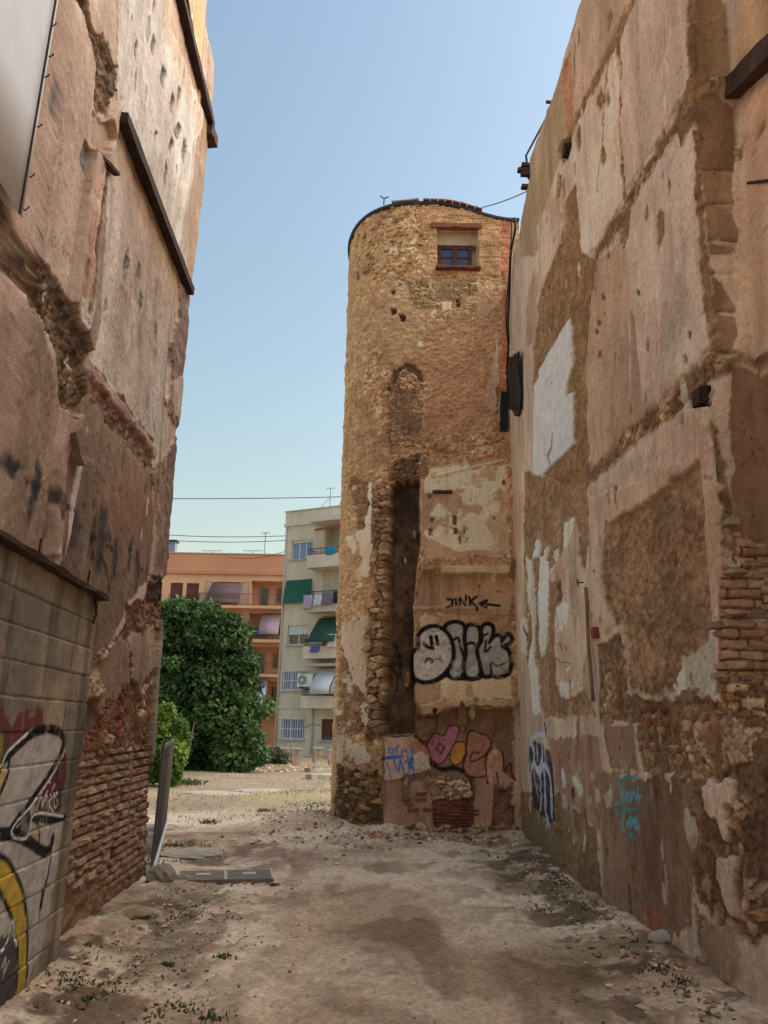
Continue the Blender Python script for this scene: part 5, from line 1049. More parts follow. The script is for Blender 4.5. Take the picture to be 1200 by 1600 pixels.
# blinds, awnings
o = MB().add([(.05, -.06, 10.28), (1.85, -.06, 10.28), (1.95, -.32, 8.86), (-.02, -.32, 8.82)], [(0, 3, 2, 1)]).build('window_blind', M_GREEN, AP); o.modifiers.new('thickness', 'SOLIDIFY').thickness = .01
o = MB().add([(2.65, -.05, 10.75), (5.2, -.05, 10.75), (5.2, -.12, 8.95), (2.65, -.12, 8.95)], [(0, 3, 2, 1)]).build('balcony_curtain', M_CURT, AP); o.modifiers.new('thickness', 'SOLIDIFY').thickness = .01
def awning(x0, x1, zt, zb, yo, m, val=.0, name='awning'):
    V = []; n = 8
    for k in range(n+1):
        t = k/n; z = zt+(zb-zt)*(t**1.08); y = -.05-yo*(1-(1-t)**1.15); V += [(x0, y, z), (x1, y, z)]
    if val: V += [(x0, -.05-yo, zb-val), (x1, -.05-yo, zb-val)]
    o = MB().add(V, [(2*k, 2*k+1, 2*k+3, 2*k+2) for k in range(len(V)//2-1)]).build(name, m, AP, True); o.modifiers.new('thickness', 'SOLIDIFY').thickness = .012; return o
awning(2.5, 4.2, 7.85, 6.3, 1.35, M_AWN); awning(2.75, 4.0, 5.0, 3.75, 1.25, M_STRIPE, .35); awning(4.08, 5.2, 5.0, 3.75, 1.25, M_STRIPE, .35)
MB().box(2.2, 5.2, -1.0, -.1, 4.98, 5.12).build('awning_box', M_SILL, AP)
MB().bar((2.5, -1.05, 13.05), (5.1, -.9, 13.35), .12, .12, up=(0, 1, 0)).build('awning_roll', mat('rust_roll', S4(150, 84, 60), .8), AP)
def cloth(name, x0, x1, zt, zb, y, m, label, cat, sway=.05, par=AP):
    V = []; nx, nz = 8, 8
    for j in range(nz+1):
        for i in range(nx+1): V.append((x0+(x1-x0)*i/nx+.04*math.sin(j*.7), y+sway*math.sin(i*1.7+j*.25)*(j/nz+.2), zt+(zb-zt)*j/nz))
    o = MB().add(V, [(j*(nx+1)+i, j*(nx+1)+i+1, (j+1)*(nx+1)+i+1, (j+1)*(nx+1)+i) for j in range(nz) for i in range(nx)]).build(name, m, None, True)
    o.modifiers.new('thickness', 'SOLIDIFY').thickness = .012; o.matrix_world = par_matrix(par); return tag(o, label, cat, 'laundry on the cream block balconies')
def par_matrix(p): return Matrix.Translation(p.location) @ Euler(p.rotation_euler).to_matrix().to_4x4()
MB().tube([(1.7, -1.25, 9.08), (5.2, -1.25, 9.05)], .012, 5).build('clothes_line', M_RAIL, AP)
cloth('towel', 2.0, 2.6, 9.07, 8.25, -1.25, mat('mauve_cloth', S4(176, 158, 186), .95), 'mauve towel hanging leftmost on the balcony line above the green awning', 'towel')
cloth('towel', 2.72, 3.25, 9.06, 8.42, -1.25, mat('pale_cloth', S4(196, 204, 222), .95), 'pale blue towel hanging between the mauve and grey towels', 'towel')
cloth('towel', 3.3, 3.95, 9.2, 8.45, -1.25, mat('grey_cloth', S4(124, 116, 132), .95), 'dark grey towel on the balcony line beside the pale blue one', 'towel')
cloth('shirt', 4.02, 4.5, 9.2, 8.5, -1.25, mat('navy_cloth', S4(46, 48, 62), .95), 'navy garment on the balcony line nearest the tower', 'clothing')
cloth('towel', 2.55, 3.15, 6.1, 5.75, -1.12, mat('blue_cloth', S4(84, 116, 190), .95), 'blue cloth hanging over the balcony edge below the green awning', 'towel')
cloth('sheet', 3.65, 4.4, 6.75, 6.0, -1.12, mat('white_cloth', S4(226, 230, 236), .95), 'white sheet hanging beside the green awning', 'sheet')
cloth('towel', 3.35, 3.6, 6.5, 6.1, -1.12, mat('red_cloth', S4(176, 84, 78), .95), 'small red cloth between the green awning and the white sheet', 'towel')
cloth('towel', 3.35, 3.95, 11.95, 11.45, -1.1, mat('turquoise_cloth', S4(40, 140, 190), .95), 'turquoise cloth on the railing of the top floor balcony', 'towel')
# air conditioner
AC = thing('air_conditioner', 'white air conditioner on the wall beside the barred first floor window', 'air conditioner'); AC.matrix_world = par_matrix(AP) @ Matrix.Translation((2.0, -.45, 3.85))
mb = MB(); mb.box(-.52, .52, -.18, .22, 0, .72); mb.build('casing', M_WFR, AC)
mb = MB(); mb.tube([(-.16, -.19, .37), (-.16, -.215, .37)], .29, 20); mb.build('fan_grille', mat('grey_grille', S4(150, 150, 152), .6), AC)
mb = MB(); mb.tube([(-.16, -.216, .37), (-.16, -.23, .37)], .07, 12); mb.build('fan_hub', M_WFR, AC)
mb = MB(); mb.bar((-.35, .22, -.04), (-.35, .45, -.04), .05, .05); mb.bar((.35, .22, -.04), (.35, .45, -.04), .05, .05); mb.bar((-.35, -.15, -.03), (-.35, .22, -.03), .05, .05); mb.bar((.35, -.15, -.03), (.35, .22, -.03), .05, .05); mb.build('bracket', M_RAIL, AC)
# antenna on the apartment block
def antenna(P, h, label, arm=.5, lean=0., n=4, r_=.025):
    a = thing('tv_antenna', label, 'antenna', tuple(P), 0, 'aerials on the far roofs'); MB().tube([(0, 0, 0), (lean, 0, h)], r_, 6).build('mast', M_RAIL, a)
    m = MB(); m.tube([(lean-arm, 0, h-.05), (lean+arm, 0, h-.02)], r_*.7, 5)
    for k in range(n): x = lean-arm+2*arm*k/(n-1); m.tube([(x, -.3, h-.04), (x, .3, h-.04)], r_*.5, 4)
    m.build('aerial', M_RAIL, a); return a
def ap_pt(x, y, z): return par_matrix(AP) @ Vector((x, y, z))
an = antenna(ap_pt(2.85, .05, 14.76), 1.25, 'thin tv antenna standing on the cream apartment block parapet', .22, .0, 3, .02)
MB().tube([(-.55, 0, 0), (0, 0, .6)], .014, 5).build('stay', M_RAIL, an)
# concrete stubs along the foot of the apartment block
for i, (x, yb, yt, wd) in enumerate(((443, 1192, 1170, .42), (462, 1197, 1174, .42), (496, 1192, 1171, .4), (518, 1196, 1175, .32))):
    P = G(x, yb); P[2] = gz1(P[0], P[1]); h = .66 if i != 3 else .6; t = thing('concrete_stub', ['leftmost squat concrete pier at the foot of the cream apartment block', 'tallest concrete pier standing forward of the cream apartment block', 'grey concrete pier below the shuttered ground window', 'narrow pinkish pier beside the tower foot'][i], 'pier', tuple(P), .3, 'concrete piers at the apartment foot')
    m = MB(); m.bar((0, 0, -.1), (0, 0, h), wd, wd*.6, up=(0, 1, 0), seg=5, jit=.02, rn=rnd); m.build('shaft', mat('stub_concrete', S4(190, 170, 148), .95, S4(120, 100, 84), 2.5, .4) if i != 3 else mat('pink_concrete', S4(196, 160, 146), .95, S4(150, 116, 102), 3, .4), t)
    MB().box(-wd*.58, wd*.58, -wd*.36, wd*.36, h, h+.07).build('cap', M_CONC, t)
# --- orange building
OX0, OX1 = -32., 2.; OY = 64.
OB = thing('orange_building', 'terracotta apartment building with brown shutters and long balconies behind the leafy tree', 'building', (-14, OY, 0))
M_OR = mat('terracotta_render', S4(212, 168, 136), .9, S4(196, 150, 118), .5, .12, 6, detail=8); M_OR2 = mat('terracotta_parapet', S4(200, 144, 114), .9, S4(184, 128, 100), .5, .12, 6, detail=8)
def ox(x): return x+14.
oh = []
for fl in range(5):
    zb = 11.1-2.75*fl
    if zb < 0: zb = .1
    for xx in (-29.5, -27.5, -25.5, -23.6, -21.6, -19.6, -17.85, -16.5): oh.append((ox(xx), ox(xx+1.05), zb+.05, zb+1.95, .25))
    oh.append((ox(-14.9), ox(-11.2), zb+.02, zb+2.1, .3)); oh.append((ox(-11.08), ox(-6.2), zb+.02, zb+2.25, 1.4)); oh.append((ox(-4.5), ox(-3), zb+.05, zb+1.95, .25))
facade('wall', ox(OX0), ox(OX1), -.1, 13.85, oh, 10., M_OR, OB)
MB().box(ox(OX0)-.1, ox(OX1)+.1, -.18, .3, 13.85, 14.0).build('cornice', M_OR2, OB)
MB().box(ox(OX0)-.02, ox(OX1)+.02, -.03, .3, 14.05, 15.6).build('parapet', M_OR2, OB)
MB().box(ox(OX0)-.1, ox(OX1)+.1, -.1, .36, 15.6, 15.68).build('parapet_cap', M_SILL, OB)
for fl in range(4):
    zb = 11.1-2.75*fl
    for xx in (-29.5, -27.5, -25.5, -23.6, -21.6, -19.6, -17.85, -16.5):
        if fl == 0 or xx > -20: 
            m = MB()
            for k in range(16): m.box(ox(xx)+.01, ox(xx)+1.04, .1+.012*(k % 2), .16, zb+.06+k*.118, zb+.06+k*.118+.112)
            o = m.build('shutter', M_BRSH, OB)
            railing(o, ox(xx)-.05, ox(xx)+1.1, -.12, zb-.02, zb+.9, .16)
    m = MB(); m.box(ox(-15.3), ox(-5.9), -1.1, -.002, zb-.24, zb+.0); b = m.build('balcony_slab', M_OR, OB); railing(b, ox(-15.2), ox(-6.0), -1.05, zb, zb+.95, .17, mat('brown_rail', S4(92, 62, 54), .7), .9)
    for (a, c) in ((-14.88, -13.9), (-12.1, -11.22)): MB().box(ox(a), ox(c), .05, .10, zb+.04, zb+2.08).build('door_shutter', M_PINKSH, OB)
    MB().box(ox(-13.86), ox(-12.14), .06, .12, zb+.04, zb+2.08).build('door', M_BRSH, OB)
    window(OB, ox(-10.5), ox(-9.7), zb+.05, zb+1.9, 1.3, M_DGL, 1, fr=M_PINKSH, sill=False, name='balcony_door'); window(OB, ox(-9.1), ox(-8.1), zb+.6, zb+1.9, 1.3, M_DGL, 2, fr=mat('tan_frame', S4(190, 140, 100), .7), sill=False)
def obawn(x0, x1, zt, zb, yo, m, name='awning'):
    V = []
    for k in range(7):
        t = k/6; V += [(ox(x0)-(.35*t if x0 < -13 else 0), -.1-yo*(1-(1-t)**1.5), zt+(zb-zt)*t), (ox(x1), -.1-yo*(1-(1-t)**1.5), zt+(zb-zt)*t)]
    o = MB().add(V, [(2*k, 2*k+1, 2*k+3, 2*k+2) for k in range(6)]).build(name, m, OB, True); o.modifiers.new('thickness', 'SOLIDIFY').thickness = .015
obawn(-14.3, -11.8, 13.1, 11.2, 1.05, mat('mauve_blind', S4(112, 90, 88), .9, S4(96, 76, 76), 2, stretch=(.3, 1, 5)))
obawn(-10.0, -8.4, 10.6, 8.75, 1.15, mat('lilac_blind', S4(170, 148, 156), .9, S4(150, 128, 138), 2))
obawn(-10.4, -9.2, 5.35, 2.9, 1.1, mat('white_blind', S4(180, 192, 222), .9))
MB().box(ox(-10.9), ox(-9.3), 1.0, 1.25, 8.9, 9.5).build('blue_chest', mat('blue_plastic', S4(70, 110, 180), .6), OB)
# chimney and aerials of the orange building
c = atY(270, 845, OY+2.); ch = MB(); ch.box(ox(c[0])-.35, ox(c[0])+.35, 1.6, 2.3, 14.0, 17.0); o = ch.build('chimney', mat('blue_grey', S4(130, 140, 162), .8), OB); MB().box(ox(c[0])-.5, ox(c[0])+.5, 1.45, 2.45, 17.0, 17.12).build('chimney_cap', M_RAIL, o)
for i, (x, yt) in enumerate(((331, 860), (395, 860), (413, 832))):
    P = atY(x, 866, OY+.15); h = atY(x, yt, OY+.15)[2]-15.68
    antenna((P[0], OY+.15, 15.68), h, ['wide tv aerial on the left of the terracotta parapet', 'small tv aerial in the middle of the terracotta parapet', 'tallest thin aerial on the terracotta parapet by the cream block'][i], .8 if i < 2 else .35, 0, 4, .03)

# ================================================================== OVERHEAD WIRES
def wire(name, pts, r_, label, sag=0.):
    P = [Vector(p) for p in pts]
    if len(P) == 2:
        a, b = P; P = [a.lerp(b, k/20)-Vector((0, 0, sag*4*(k/20)*(1-k/20))) for k in range(21)]
    o = MB().tube(P, r_, 5).build(name, M_CABLE, None, True); return tag(o, label, 'cable', 'cables overhead')
wire('overhead_cable', (atY(150, 778, 40.), atY(640, 773, 40.)), .022, 'highest thin cable crossing the sky from the ruin to the tower', .12)
wire('overhead_cable', (atY(150, 826, 46.), ap_pt(-.25, .1, 13.2)), .022, 'upper of two thin cables running to the cream block corner', .25)
wire('overhead_cable', (atY(150, 833, 46.5), ap_pt(-.25, .1, 12.9)), .022, 'lower of two thin cables running to the cream block corner', .3)
wire('overhead_cable', (atY(355, 870, 63.), ap_pt(-.25, .1, 12.2)), .02, 'slanting thin cable rising from the terracotta parapet to the cream block', .3)
wire('overhead_cable', (Vector((1.9, 13.5, 12.0)), Vector((2.3, 10.9, 10.35))), .010, 'thin cable from the tower roof to the right wall top', .03)
def hitpt(x, y, off):
    c = [px_s(W_, (x, y), off) for W_ in (RW, TW)]; return min(c, key=lambda p: p.y)
# black cables down the tower corner
c1 = [hitpt(x, y, .06) for (x, y) in T6((1085, 190), (1088, 260), (1060, 420), (1055, 600), (1045, 800), (1050, 920), (1040, 1100), (1030, 1290))]
o = MB().tube([p for p in catmull(c1, 4)], .022, 6).build('hanging_cable', M_CABLE, None, True); tag(o, 'thick black cable hanging down the corner between tower and right wall', 'cable')
c2 = [hitpt(x, y, .08) for (x, y) in T6((1075, 200), (1066, 420), (1040, 760), (1052, 930), (1030, 1120), (1060, 1270), (1090, 1330))]
o = MB().tube([p for p in catmull(c2, 4)], .012, 6).build('hanging_cable', M_CABLE, None, True); tag(o, 'thin black wire looping beside the thick cable on the tower corner', 'cable')
# black tarpaulin hanging in the corner
V = []; nx, nz = 7, 14
for j in range(nz+1):
    for i in range(nx+1):
        t = j/nz; x = T6((1060+60*i/nx+(0 if i else -10*t), 1010+300*t-40*(i/nx)*(1-t)))[0]; P = hitpt(x[0], x[1], .07+.03*math.sin(i*1.9+j*.4)); V.append(tuple(P))
o = MB().add(V, [(j*(nx+1)+i, j*(nx+1)+i+1, (j+1)*(nx+1)+i+1, (j+1)*(nx+1)+i) for j in range(nz) for i in range(nx)]).build('tarpaulin', mat('black_plastic', S4(34, 33, 35), .55, S4(22, 22, 24), 6), None, True); o.modifiers.new('thickness', 'SOLIDIFY').thickness = .01; tag(o, 'crumpled black tarpaulin hanging in the corner between tower and right wall', 'tarpaulin')
a = hitpt(*T6((1005, 1215))[0], .05); b = hitpt(*T6((1000, 1445))[0], .05); o = MB().bar(a, b, .14, .05, up=(0, 1, 0), seg=6, jit=.01, rn=rnd).build('black_panel', MATS['black_plastic']); tag(o, 'narrow black strip fixed to the tower edge below the tarpaulin', 'panel')
a = hitpt(*T6((1095, 1330))[0], .05); o = MB().bar(Vector(a)+Vector((.25, 0, .0)), Vector(a)+Vector((-.02, -.15, -.02)), .2, .12, seg=2, jit=.01, rn=rnd).build('wooden_box', M_WOOD); tag(o, 'brown wooden block jutting from the wall below the black tarpaulin', 'block')
# roof-edge pole and stay of the right wall
P0 = Vector(atY(826, 272, 10.7)); P1 = Vector(atY(822, 243, 10.7)); P2 = Vector(atY(864, 165, 8.9))
t = thing('aerial_pole', 'thin metal pole with slanting stay on top of the right wall', 'pole', tuple(P0)); MB().tube([(0, 0, -.1), P1-P0], .02, 6).build('pole', M_RAIL, t); MB().tube([P1-P0, P2-P0], .018, 6).build('stay', M_RAIL, t)
P3 = Vector(atY(853, 159, 8.9)); MB().tube([P3-P0, P3-P0+Vector((.25, 0, -.03))], .025, 6).build('end_fitting', M_RAIL, t)
a = Vector(atY(600, 314, 13.8)); o = MB().tube([a+Vector((0, 0, -.1)), a+Vector((0, 0, .06)), a+Vector((-.08, 0, .12))], .014, 5); o.tube([a+Vector((0, 0, .06)), a+Vector((.09, 0, .1))], .014, 5); tag(o.build('lightning_rod', M_RAIL), 'small bent metal fitting on the left of the tower roof edge', 'fitting')

# ================================================================== PLANTS
def leaf_mat(name, c1, c2):
    m = mat(name, c1, .55, c2, 1.2, spec=.35); n = m.node_tree; p = n.nodes['Principled BSDF']
    g = n.nodes.new('ShaderNodeAttribute'); g.attribute_name = 'Col'; n.links.new(g.outputs['Color'], p.inputs['Base Color'])
    try: p.inputs['Transmission Weight'].default_value = 0.
    except Exception: pass
    tr = n.nodes.new('ShaderNodeBsdfTranslucent'); mx = n.nodes.new('ShaderNodeMixShader'); mx.inputs[0].default_value = .25; n.links.new(g.outputs['Color'], tr.inputs['Color'])
    n.links.new(p.outputs[0], mx.inputs[1]); n.links.new(tr.outputs[0], mx.inputs[2]); n.links.new(mx.outputs[0], n.nodes['Material Output'].inputs[0]); return m
def foliage(name, centers, radii, nleaf, size, c1, c2, seed, parent, m, droop=.4):
    r_ = np.random.RandomState(seed); C = np.array(centers); R = np.array(radii); wgt = R[:, 0]*R[:, 2]; k = r_.choice(len(C), nleaf, p=wgt/wgt.sum())
    d = r_.normal(size=(nleaf, 3)); d /= np.linalg.norm(d, axis=1)[:, None]; rad = .62+.42*r_.rand(nleaf)**.6
    P = C[k]+d*R[k]*rad[:, None]
    tip = d*.6+r_.normal(size=(nleaf, 3))*.55; tip[:, 2] -= droop; tip /= np.linalg.norm(tip, axis=1)[:, None]
    nn = d+r_.normal(size=(nleaf, 3))*.5+np.array([0, 0, .6]); sd_ = np.cross(tip, nn); sd_ /= np.linalg.norm(sd_, axis=1)[:, None]+1e-9; up = np.cross(sd_, tip)
    s_ = size*(.6+.7*r_.rand(nleaf))[:, None]
    V = np.stack([P, P+tip*s_*.45+sd_*s_*.36+up*s_*.08, P+tip*s_, P+tip*s_*.45-sd_*s_*.36+up*s_*.08], 1)
    q = np.arange(nleaf*4).reshape(-1, 4); tcl = r_.rand(len(C)); t = np.clip(.3*r_.rand(nleaf)+.7*tcl[k]**1.6+.1*r_.normal(size=nleaf), 0, 1)
    col = np.array(c1)[None, :3]*(1-t[:, None])+np.array(c2)[None, :3]*t[:, None]; col = np.repeat(col, 4, 0)
    o = grid_mesh(name, V.reshape(-1, 3), q, col, m, parent); o.data.polygons.foreach_set('use_smooth', np.zeros(nleaf, bool)); return o
M_LEAF = leaf_mat('dark_leaf', (.03, .08, .03, 1), (.05, .12, .04, 1)); M_BARK = mat('bark', S4(110, 92, 76), .95, S4(76, 62, 50), 6, .5)
TB_ = G(335, 1203); TB_[2] = gz1(TB_[0], TB_[1])-.05
TR = thing('fig_tree', 'big dark green leafy tree in front of the terracotta building', 'tree', tuple(TB_))
r2 = random.Random(5); cs_ = []; rs_ = []
def tree_px(x, y, dy=0.):
    P = atY(x, y, TB_[1]+dy)-TB_; return P
outline = [(255, 985, 30), (262, 1040, 34), (268, 1100, 34), (285, 1150, 36), (300, 970, 26), (295, 1010, 36), (340, 985, 26), (350, 1030, 34), (325, 1070, 40), (350, 1110, 40), (310, 1120, 38), (340, 1160, 36), (368, 1060, 26), (372, 1012, 16), (388, 1040, 11), (380, 1100, 17), (372, 1150, 24), (393, 1172, 14), (365, 1180, 26), (310, 1175, 26), (270, 960, 20), (320, 955, 14), (360, 975, 16), (280, 1175, 24), (240, 1060, 34), (235, 1000, 26), (340, 1190, 18), (384, 1188, 11), (394, 1130, 8), (400, 1152, 7), (285, 948, 12), (377, 992, 12)]
for (x, y, rr) in outline:
    P = tree_px(x, y, r2.uniform(-1.2, .6)); r_ = rr/31.; cs_.append(P); rs_.append((r_, r_*.9, r_*.8))
    for _ in range(9):
        a = r2.uniform(0, 6.28); b = r2.uniform(.5, 1.25); cs_.append(P+np.array([math.cos(a)*r_*b, r2.uniform(-.7, .2)*r_, math.sin(a)*r_*b*.8])); q = r_*r2.uniform(.22, .42); rs_.append((q, q, q*.7))
for c_ in cs_: c_[2] = max(c_[2], .35)
foliage('crown', cs_, rs_, 60000, .19, (.016, .048, .016), (.13, .22, .06), 3, TR, M_LEAF)
m = MB(); m.tube([(0, 0, -.2), (.1, .1, 1.4), (.05, .2, 2.6)], [.28, .22, .18], 10); tk = m.build('trunk', M_BARK, TR, True)
for (x, y) in ((265, 1010), (300, 1000), (345, 1020), (375, 1060), (385, 1130), (280, 1100)):
    P = tree_px(x, y, -.2); MB().tube([(.05, .2, 1.2+.5*r2.random()), (P[0]*.5, .2, P[2]*.65+.4), tuple(P)], [.12, .08, .03], 6).build('limb', M_BARK, TR, True)
HB = G(262, 1228); HB[2] = gz1(HB[0], HB[1])-.05
HD = thing('green_shrub', 'bright yellow green climbing shrub beside the metal fence panel', 'shrub', tuple(HB))
cs_ = []; rs_ = []
for (x, y, rr) in ((255, 1125, 22), (275, 1135, 18), (285, 1155, 14), (250, 1160, 26), (275, 1175, 18), (260, 1200, 20), (240, 1120, 20), (282, 1190, 9), (245, 1190, 24), (265, 1112, 10), (272, 1212, 12)):
    P = atY(x-4, y, HB[1]+r2.uniform(-.5, .3))-HB; r_ = rr/50.; cs_.append(P); rs_.append((r_, r_*.9, r_*.85))
    for _ in range(3):
        a = r2.uniform(0, 6.28); cs_.append(P+np.array([math.cos(a)*r_*.85, -.3*r_, math.sin(a)*r_*.8])); rs_.append((r_*.35, r_*.35, r_*.3))
foliage('crown', cs_, rs_, 9000, .13, (.06, .14, .02), (.20, .30, .04), 4, HD, M_LEAF, .5)
m = MB()
for k in range(5): a = k*1.3; m.tube([(.2*math.cos(a), .2*math.sin(a), -.1), (.5*math.cos(a), .3*math.sin(a), 1.0), (.6*math.cos(a), .35*math.sin(a), 1.8)], [.04, .03, .015], 5)
m.build('stem', M_BARK, HD, True)
# far hedge masses at the lot edge behind the tree, right foot of the tree
P = G(412, 1192); P[2] = gz1(P[0], P[1])
SH = thing('low_bush', 'low grey green bush between the leafy tree and the cream block', 'bush', tuple(P))
foliage('leaves', [(-.3, 0, .45), (.35, .2, .35), (.8, .1, .25), (0, -.3, .3)], [(.6, .5, .45), (.5, .4, .35), (.35, .3, .25), (.5, .4, .3)], 1800, .14, (.05, .07, .03), (.12, .13, .06), 8, SH, M_LEAF)
MB().tube([(0, 0, -.1), (.05, 0, .4)], .04, 5).build('stem', M_BARK, SH)

# ================================================================== THINGS ON THE GROUND
# tall metal fence panel, almost edge-on, at the corner of the left ruin
FB = G(236, 1366); FB[2] = gz1(FB[0], FB[1])
fdir = Vector((-.10, 1., 0)).normalized()
FT = G(256, 1320); 
FP = thing('metal_fence_panel', 'tall grey sheet metal fence panel standing edge-on at the ruin corner', 'fence', tuple(FB))
top = Vector(onplane(241, 1172, FB, np.array([0, 1, 0])))-Vector(FB)
M_GALV = mat('galvanised', S4(120, 122, 124), .45, S4(78, 80, 82), 4, metal=.6, spec=.5); M_DKSH = mat('dark_sheet', S4(58, 58, 60), .5, S4(40, 40, 42), 3, metal=.3)
FE = G(258, 1290); hf = 1.42; d_ = Vector((FE[0]-FB[0], FE[1]-FB[1], 0)); Lf = d_.length; nrm_ = Vector((d_.y, -d_.x, 0)).normalized()
npan = 2
for k in range(npan+1):
    b = d_*(k/npan); MB().bar(b+Vector((0, 0, -.08)), b+Vector((.012, 0, hf+.03)), .03, .03, up=(0, 1, 0)).build('post', M_GALV, FP)
for z_ in (.10, hf-.02): MB().bar(d_*.008+Vector((0, 0, z_)), d_*.992+Vector((.01, 0, z_)), .035, .04).build('rail', M_GALV, FP)
m = MB(); n = 34
for k in range(n):
    a = Vector((0, 0, .12))+d_*(k/n); b = Vector((0, 0, .12))+d_*((k+.5)/n); c = d_*((k+1)/n)+Vector((0, 0, .12)); o_ = nrm_*.015
    for (p, q) in ((a, b+o_), (b+o_, c)): m.add([p, q, q+Vector((0, 0, hf-.16)), p+Vector((0, 0, hf-.16))], [(0, 1, 2, 3)])
o = m.build('corrugated_sheet', M_DKSH, FP); o.modifiers.new('thickness', 'SOLIDIFY').thickness = .004
MB().bar(Vector((nrm_.x*.03, .0, .05)), d_+Vector((nrm_.x*.03, 0, .05)), .03, .07).build('bottom_strip', M_WFR, FP)
# flat panel lying on the dirt
pa = G(276, 1381); pb = G(427, 1378); pc = G(424, 1363); pd = G(279, 1366)
zc = sum(gz1(p[0], p[1]) for p in (pa, pb, pc, pd))/4+.02
PN = thing('lying_panel', 'flat two part brown metal panel lying on the dirt beside the rock', 'panel', (pa[0], pa[1], zc))
V4 = [Vector((p[0]-pa[0], p[1]-pa[1], 0)) for p in (pa, pb, pc, pd)]
def quad_at(s0, s1, t0, t1): 
    f_ = lambda s, t: V4[0].lerp(V4[1], s).lerp(V4[3].lerp(V4[2], s), t)
    return [f_(s0, t0), f_(s1, t0), f_(s1, t1), f_(s0, t1)]
def slab(name, qd, z0, z1, m, par):
    V = [(p.x, p.y, z0) for p in qd]+[(p.x, p.y, z1) for p in qd]; return MB().add(V, [(3, 2, 1, 0), (4, 5, 6, 7), (0, 1, 5, 4), (1, 2, 6, 5), (2, 3, 7, 6), (3, 0, 4, 7)]).build(name, m, par)
M_PLATE = mat('weathered_plate', S4(134, 118, 106), .75, S4(104, 90, 80), 5, .3); M_PALE = mat('pale_trim', S4(196, 190, 178), .7)
slab('board', quad_at(0, .485, 0, 1), -.05, 0, M_PLATE, PN); slab('board', quad_at(.515, 1, 0, 1), -.05, 0, M_PLATE, PN); slab('centre_strip', quad_at(.485, .515, -.02, 1.02), -.045, .006, M_PALE, PN)
slab('end_strip', quad_at(.985, 1.005, -.02, 1.02), -.04, .005, M_PALE, PN); slab('end_strip', quad_at(-.005, .012, .0, 1.0), -.04, .005, M_PALE, PN); slab('edge_strip', quad_at(.0, 1, -.05, .0), -.05, .003, M_PLATE, PN)
slab('label_plate', quad_at(.19, .34, .48, .68), .0, .004, M_PALE, PN); slab('label_plate', quad_at(.68, .82, .48, .68), .0, .004, M_PALE, PN)
def rock(name, x, y, sx, sy, sz, label, seed, m=M_ROCK, cat='rock', P=None, sink=.3):
    P = G(x, y) if P is None else P; r_ = np.random.RandomState(seed); bm = bmesh.new(); bmesh.ops.create_icosphere(bm, subdivisions=3, radius=1)
    off = r_.rand(3)*50
    for v in bm.verts:
        n = v.co.normalized(); f1_, f2_, c_ = worley(np.array([n.x*1.3+off[0]+n.z*.7]), np.array([n.y*1.3+off[1]-n.z*.7]), seed); k = .78+.3*float(f1_[0])+.12*(float(fbm(np.array([n.x+n.z*.6]), np.array([n.y-n.z*.5]), 3., seed, 3)[0])-.5)
        v.co = Vector((n.x*sx*k, n.y*sy*k, max(n.z, -.5)*sz*k))
    me = bpy.data.meshes.new(name); bm.to_mesh(me); bm.free(); me.materials.append(m); o = bpy.data.objects.new(name, me); COL.objects.link(o); o.location = (P[0], P[1], gz1(P[0], P[1])+sz*sink); o.rotation_euler = (0, 0, r_.rand()*3)
    return tag(o, label, cat, 'pale slabs in the lot' if cat == 'slab' else None) if label else o
rock('rock', 249, 1386, .17, .16, .13, 'rounded grey rock at the foot of the fence panel', 1)
rock('flat_stone', 212, 1437, .19, .14, .05, 'flat tan stone lying near the left brick wall foot', 2, mat('tan_stone', S4(170, 142, 112), .95, S4(130, 104, 80), 6, .5), 'stone')
rock('concrete_slab', 300, 1330, .42, .5, .05, 'broad pale concrete slab flush with the dirt behind the lying panel', 3, M_CONC, 'slab', sink=.15)
rock('concrete_slab', 236, 1292, .4, .5, .05, 'pale slab half hidden behind the fence panel', 4, M_CONC, 'slab', sink=.2)
rock('concrete_slab', 340, 1240, 1.1, .7, .05, 'wide pale slab in the dry grass in front of the leafy tree', 5, M_CONC, 'slab', sink=.1)
rock('concrete_slab', 412, 1236, .8, .7, .05, 'pale slab in the lot midway between tree and tower', 6, M_CONC, 'slab', sink=.1)
rock('white_stone', 868, 1373, .10, .07, .04, 'white flat stone at the foot of the right wall by the crack', 7, mat('white_stone', S4(206, 196, 180), .95, S4(170, 158, 140), 8, .4), 'stone')
rock('pink_stone', 930, 1417, .13, .07, .05, 'pinkish flat stone among weeds below the black graffiti', 8, mat('pink_stone', S4(196, 160, 140), .95, S4(160, 126, 106), 8, .4), 'stone')
rock('pale_stone', 1035, 1498, .12, .08, .06, 'pale stone in the weeds near the right wall foot', 9, MATS['white_stone'], 'stone')
for i, (x0, x1, y) in enumerate(((480, 527, 1206), (482, 527, 1217))):
    a = G(x0, y); b = G(x1+30, y); o = MB().bar(Vector((a[0], a[1], gz1(a[0], a[1])+.02)), Vector((b[0], b[1]+.3, gz1(a[0], a[1])+.02)), .6, .22, seg=8, jit=.03, rn=rnd).build('concrete_kerb', M_CONC); tag(o, ['farther low concrete kerb behind the tower foot', 'nearer low concrete kerb behind the tower foot'][i], 'kerb', 'kerbs behind the tower')
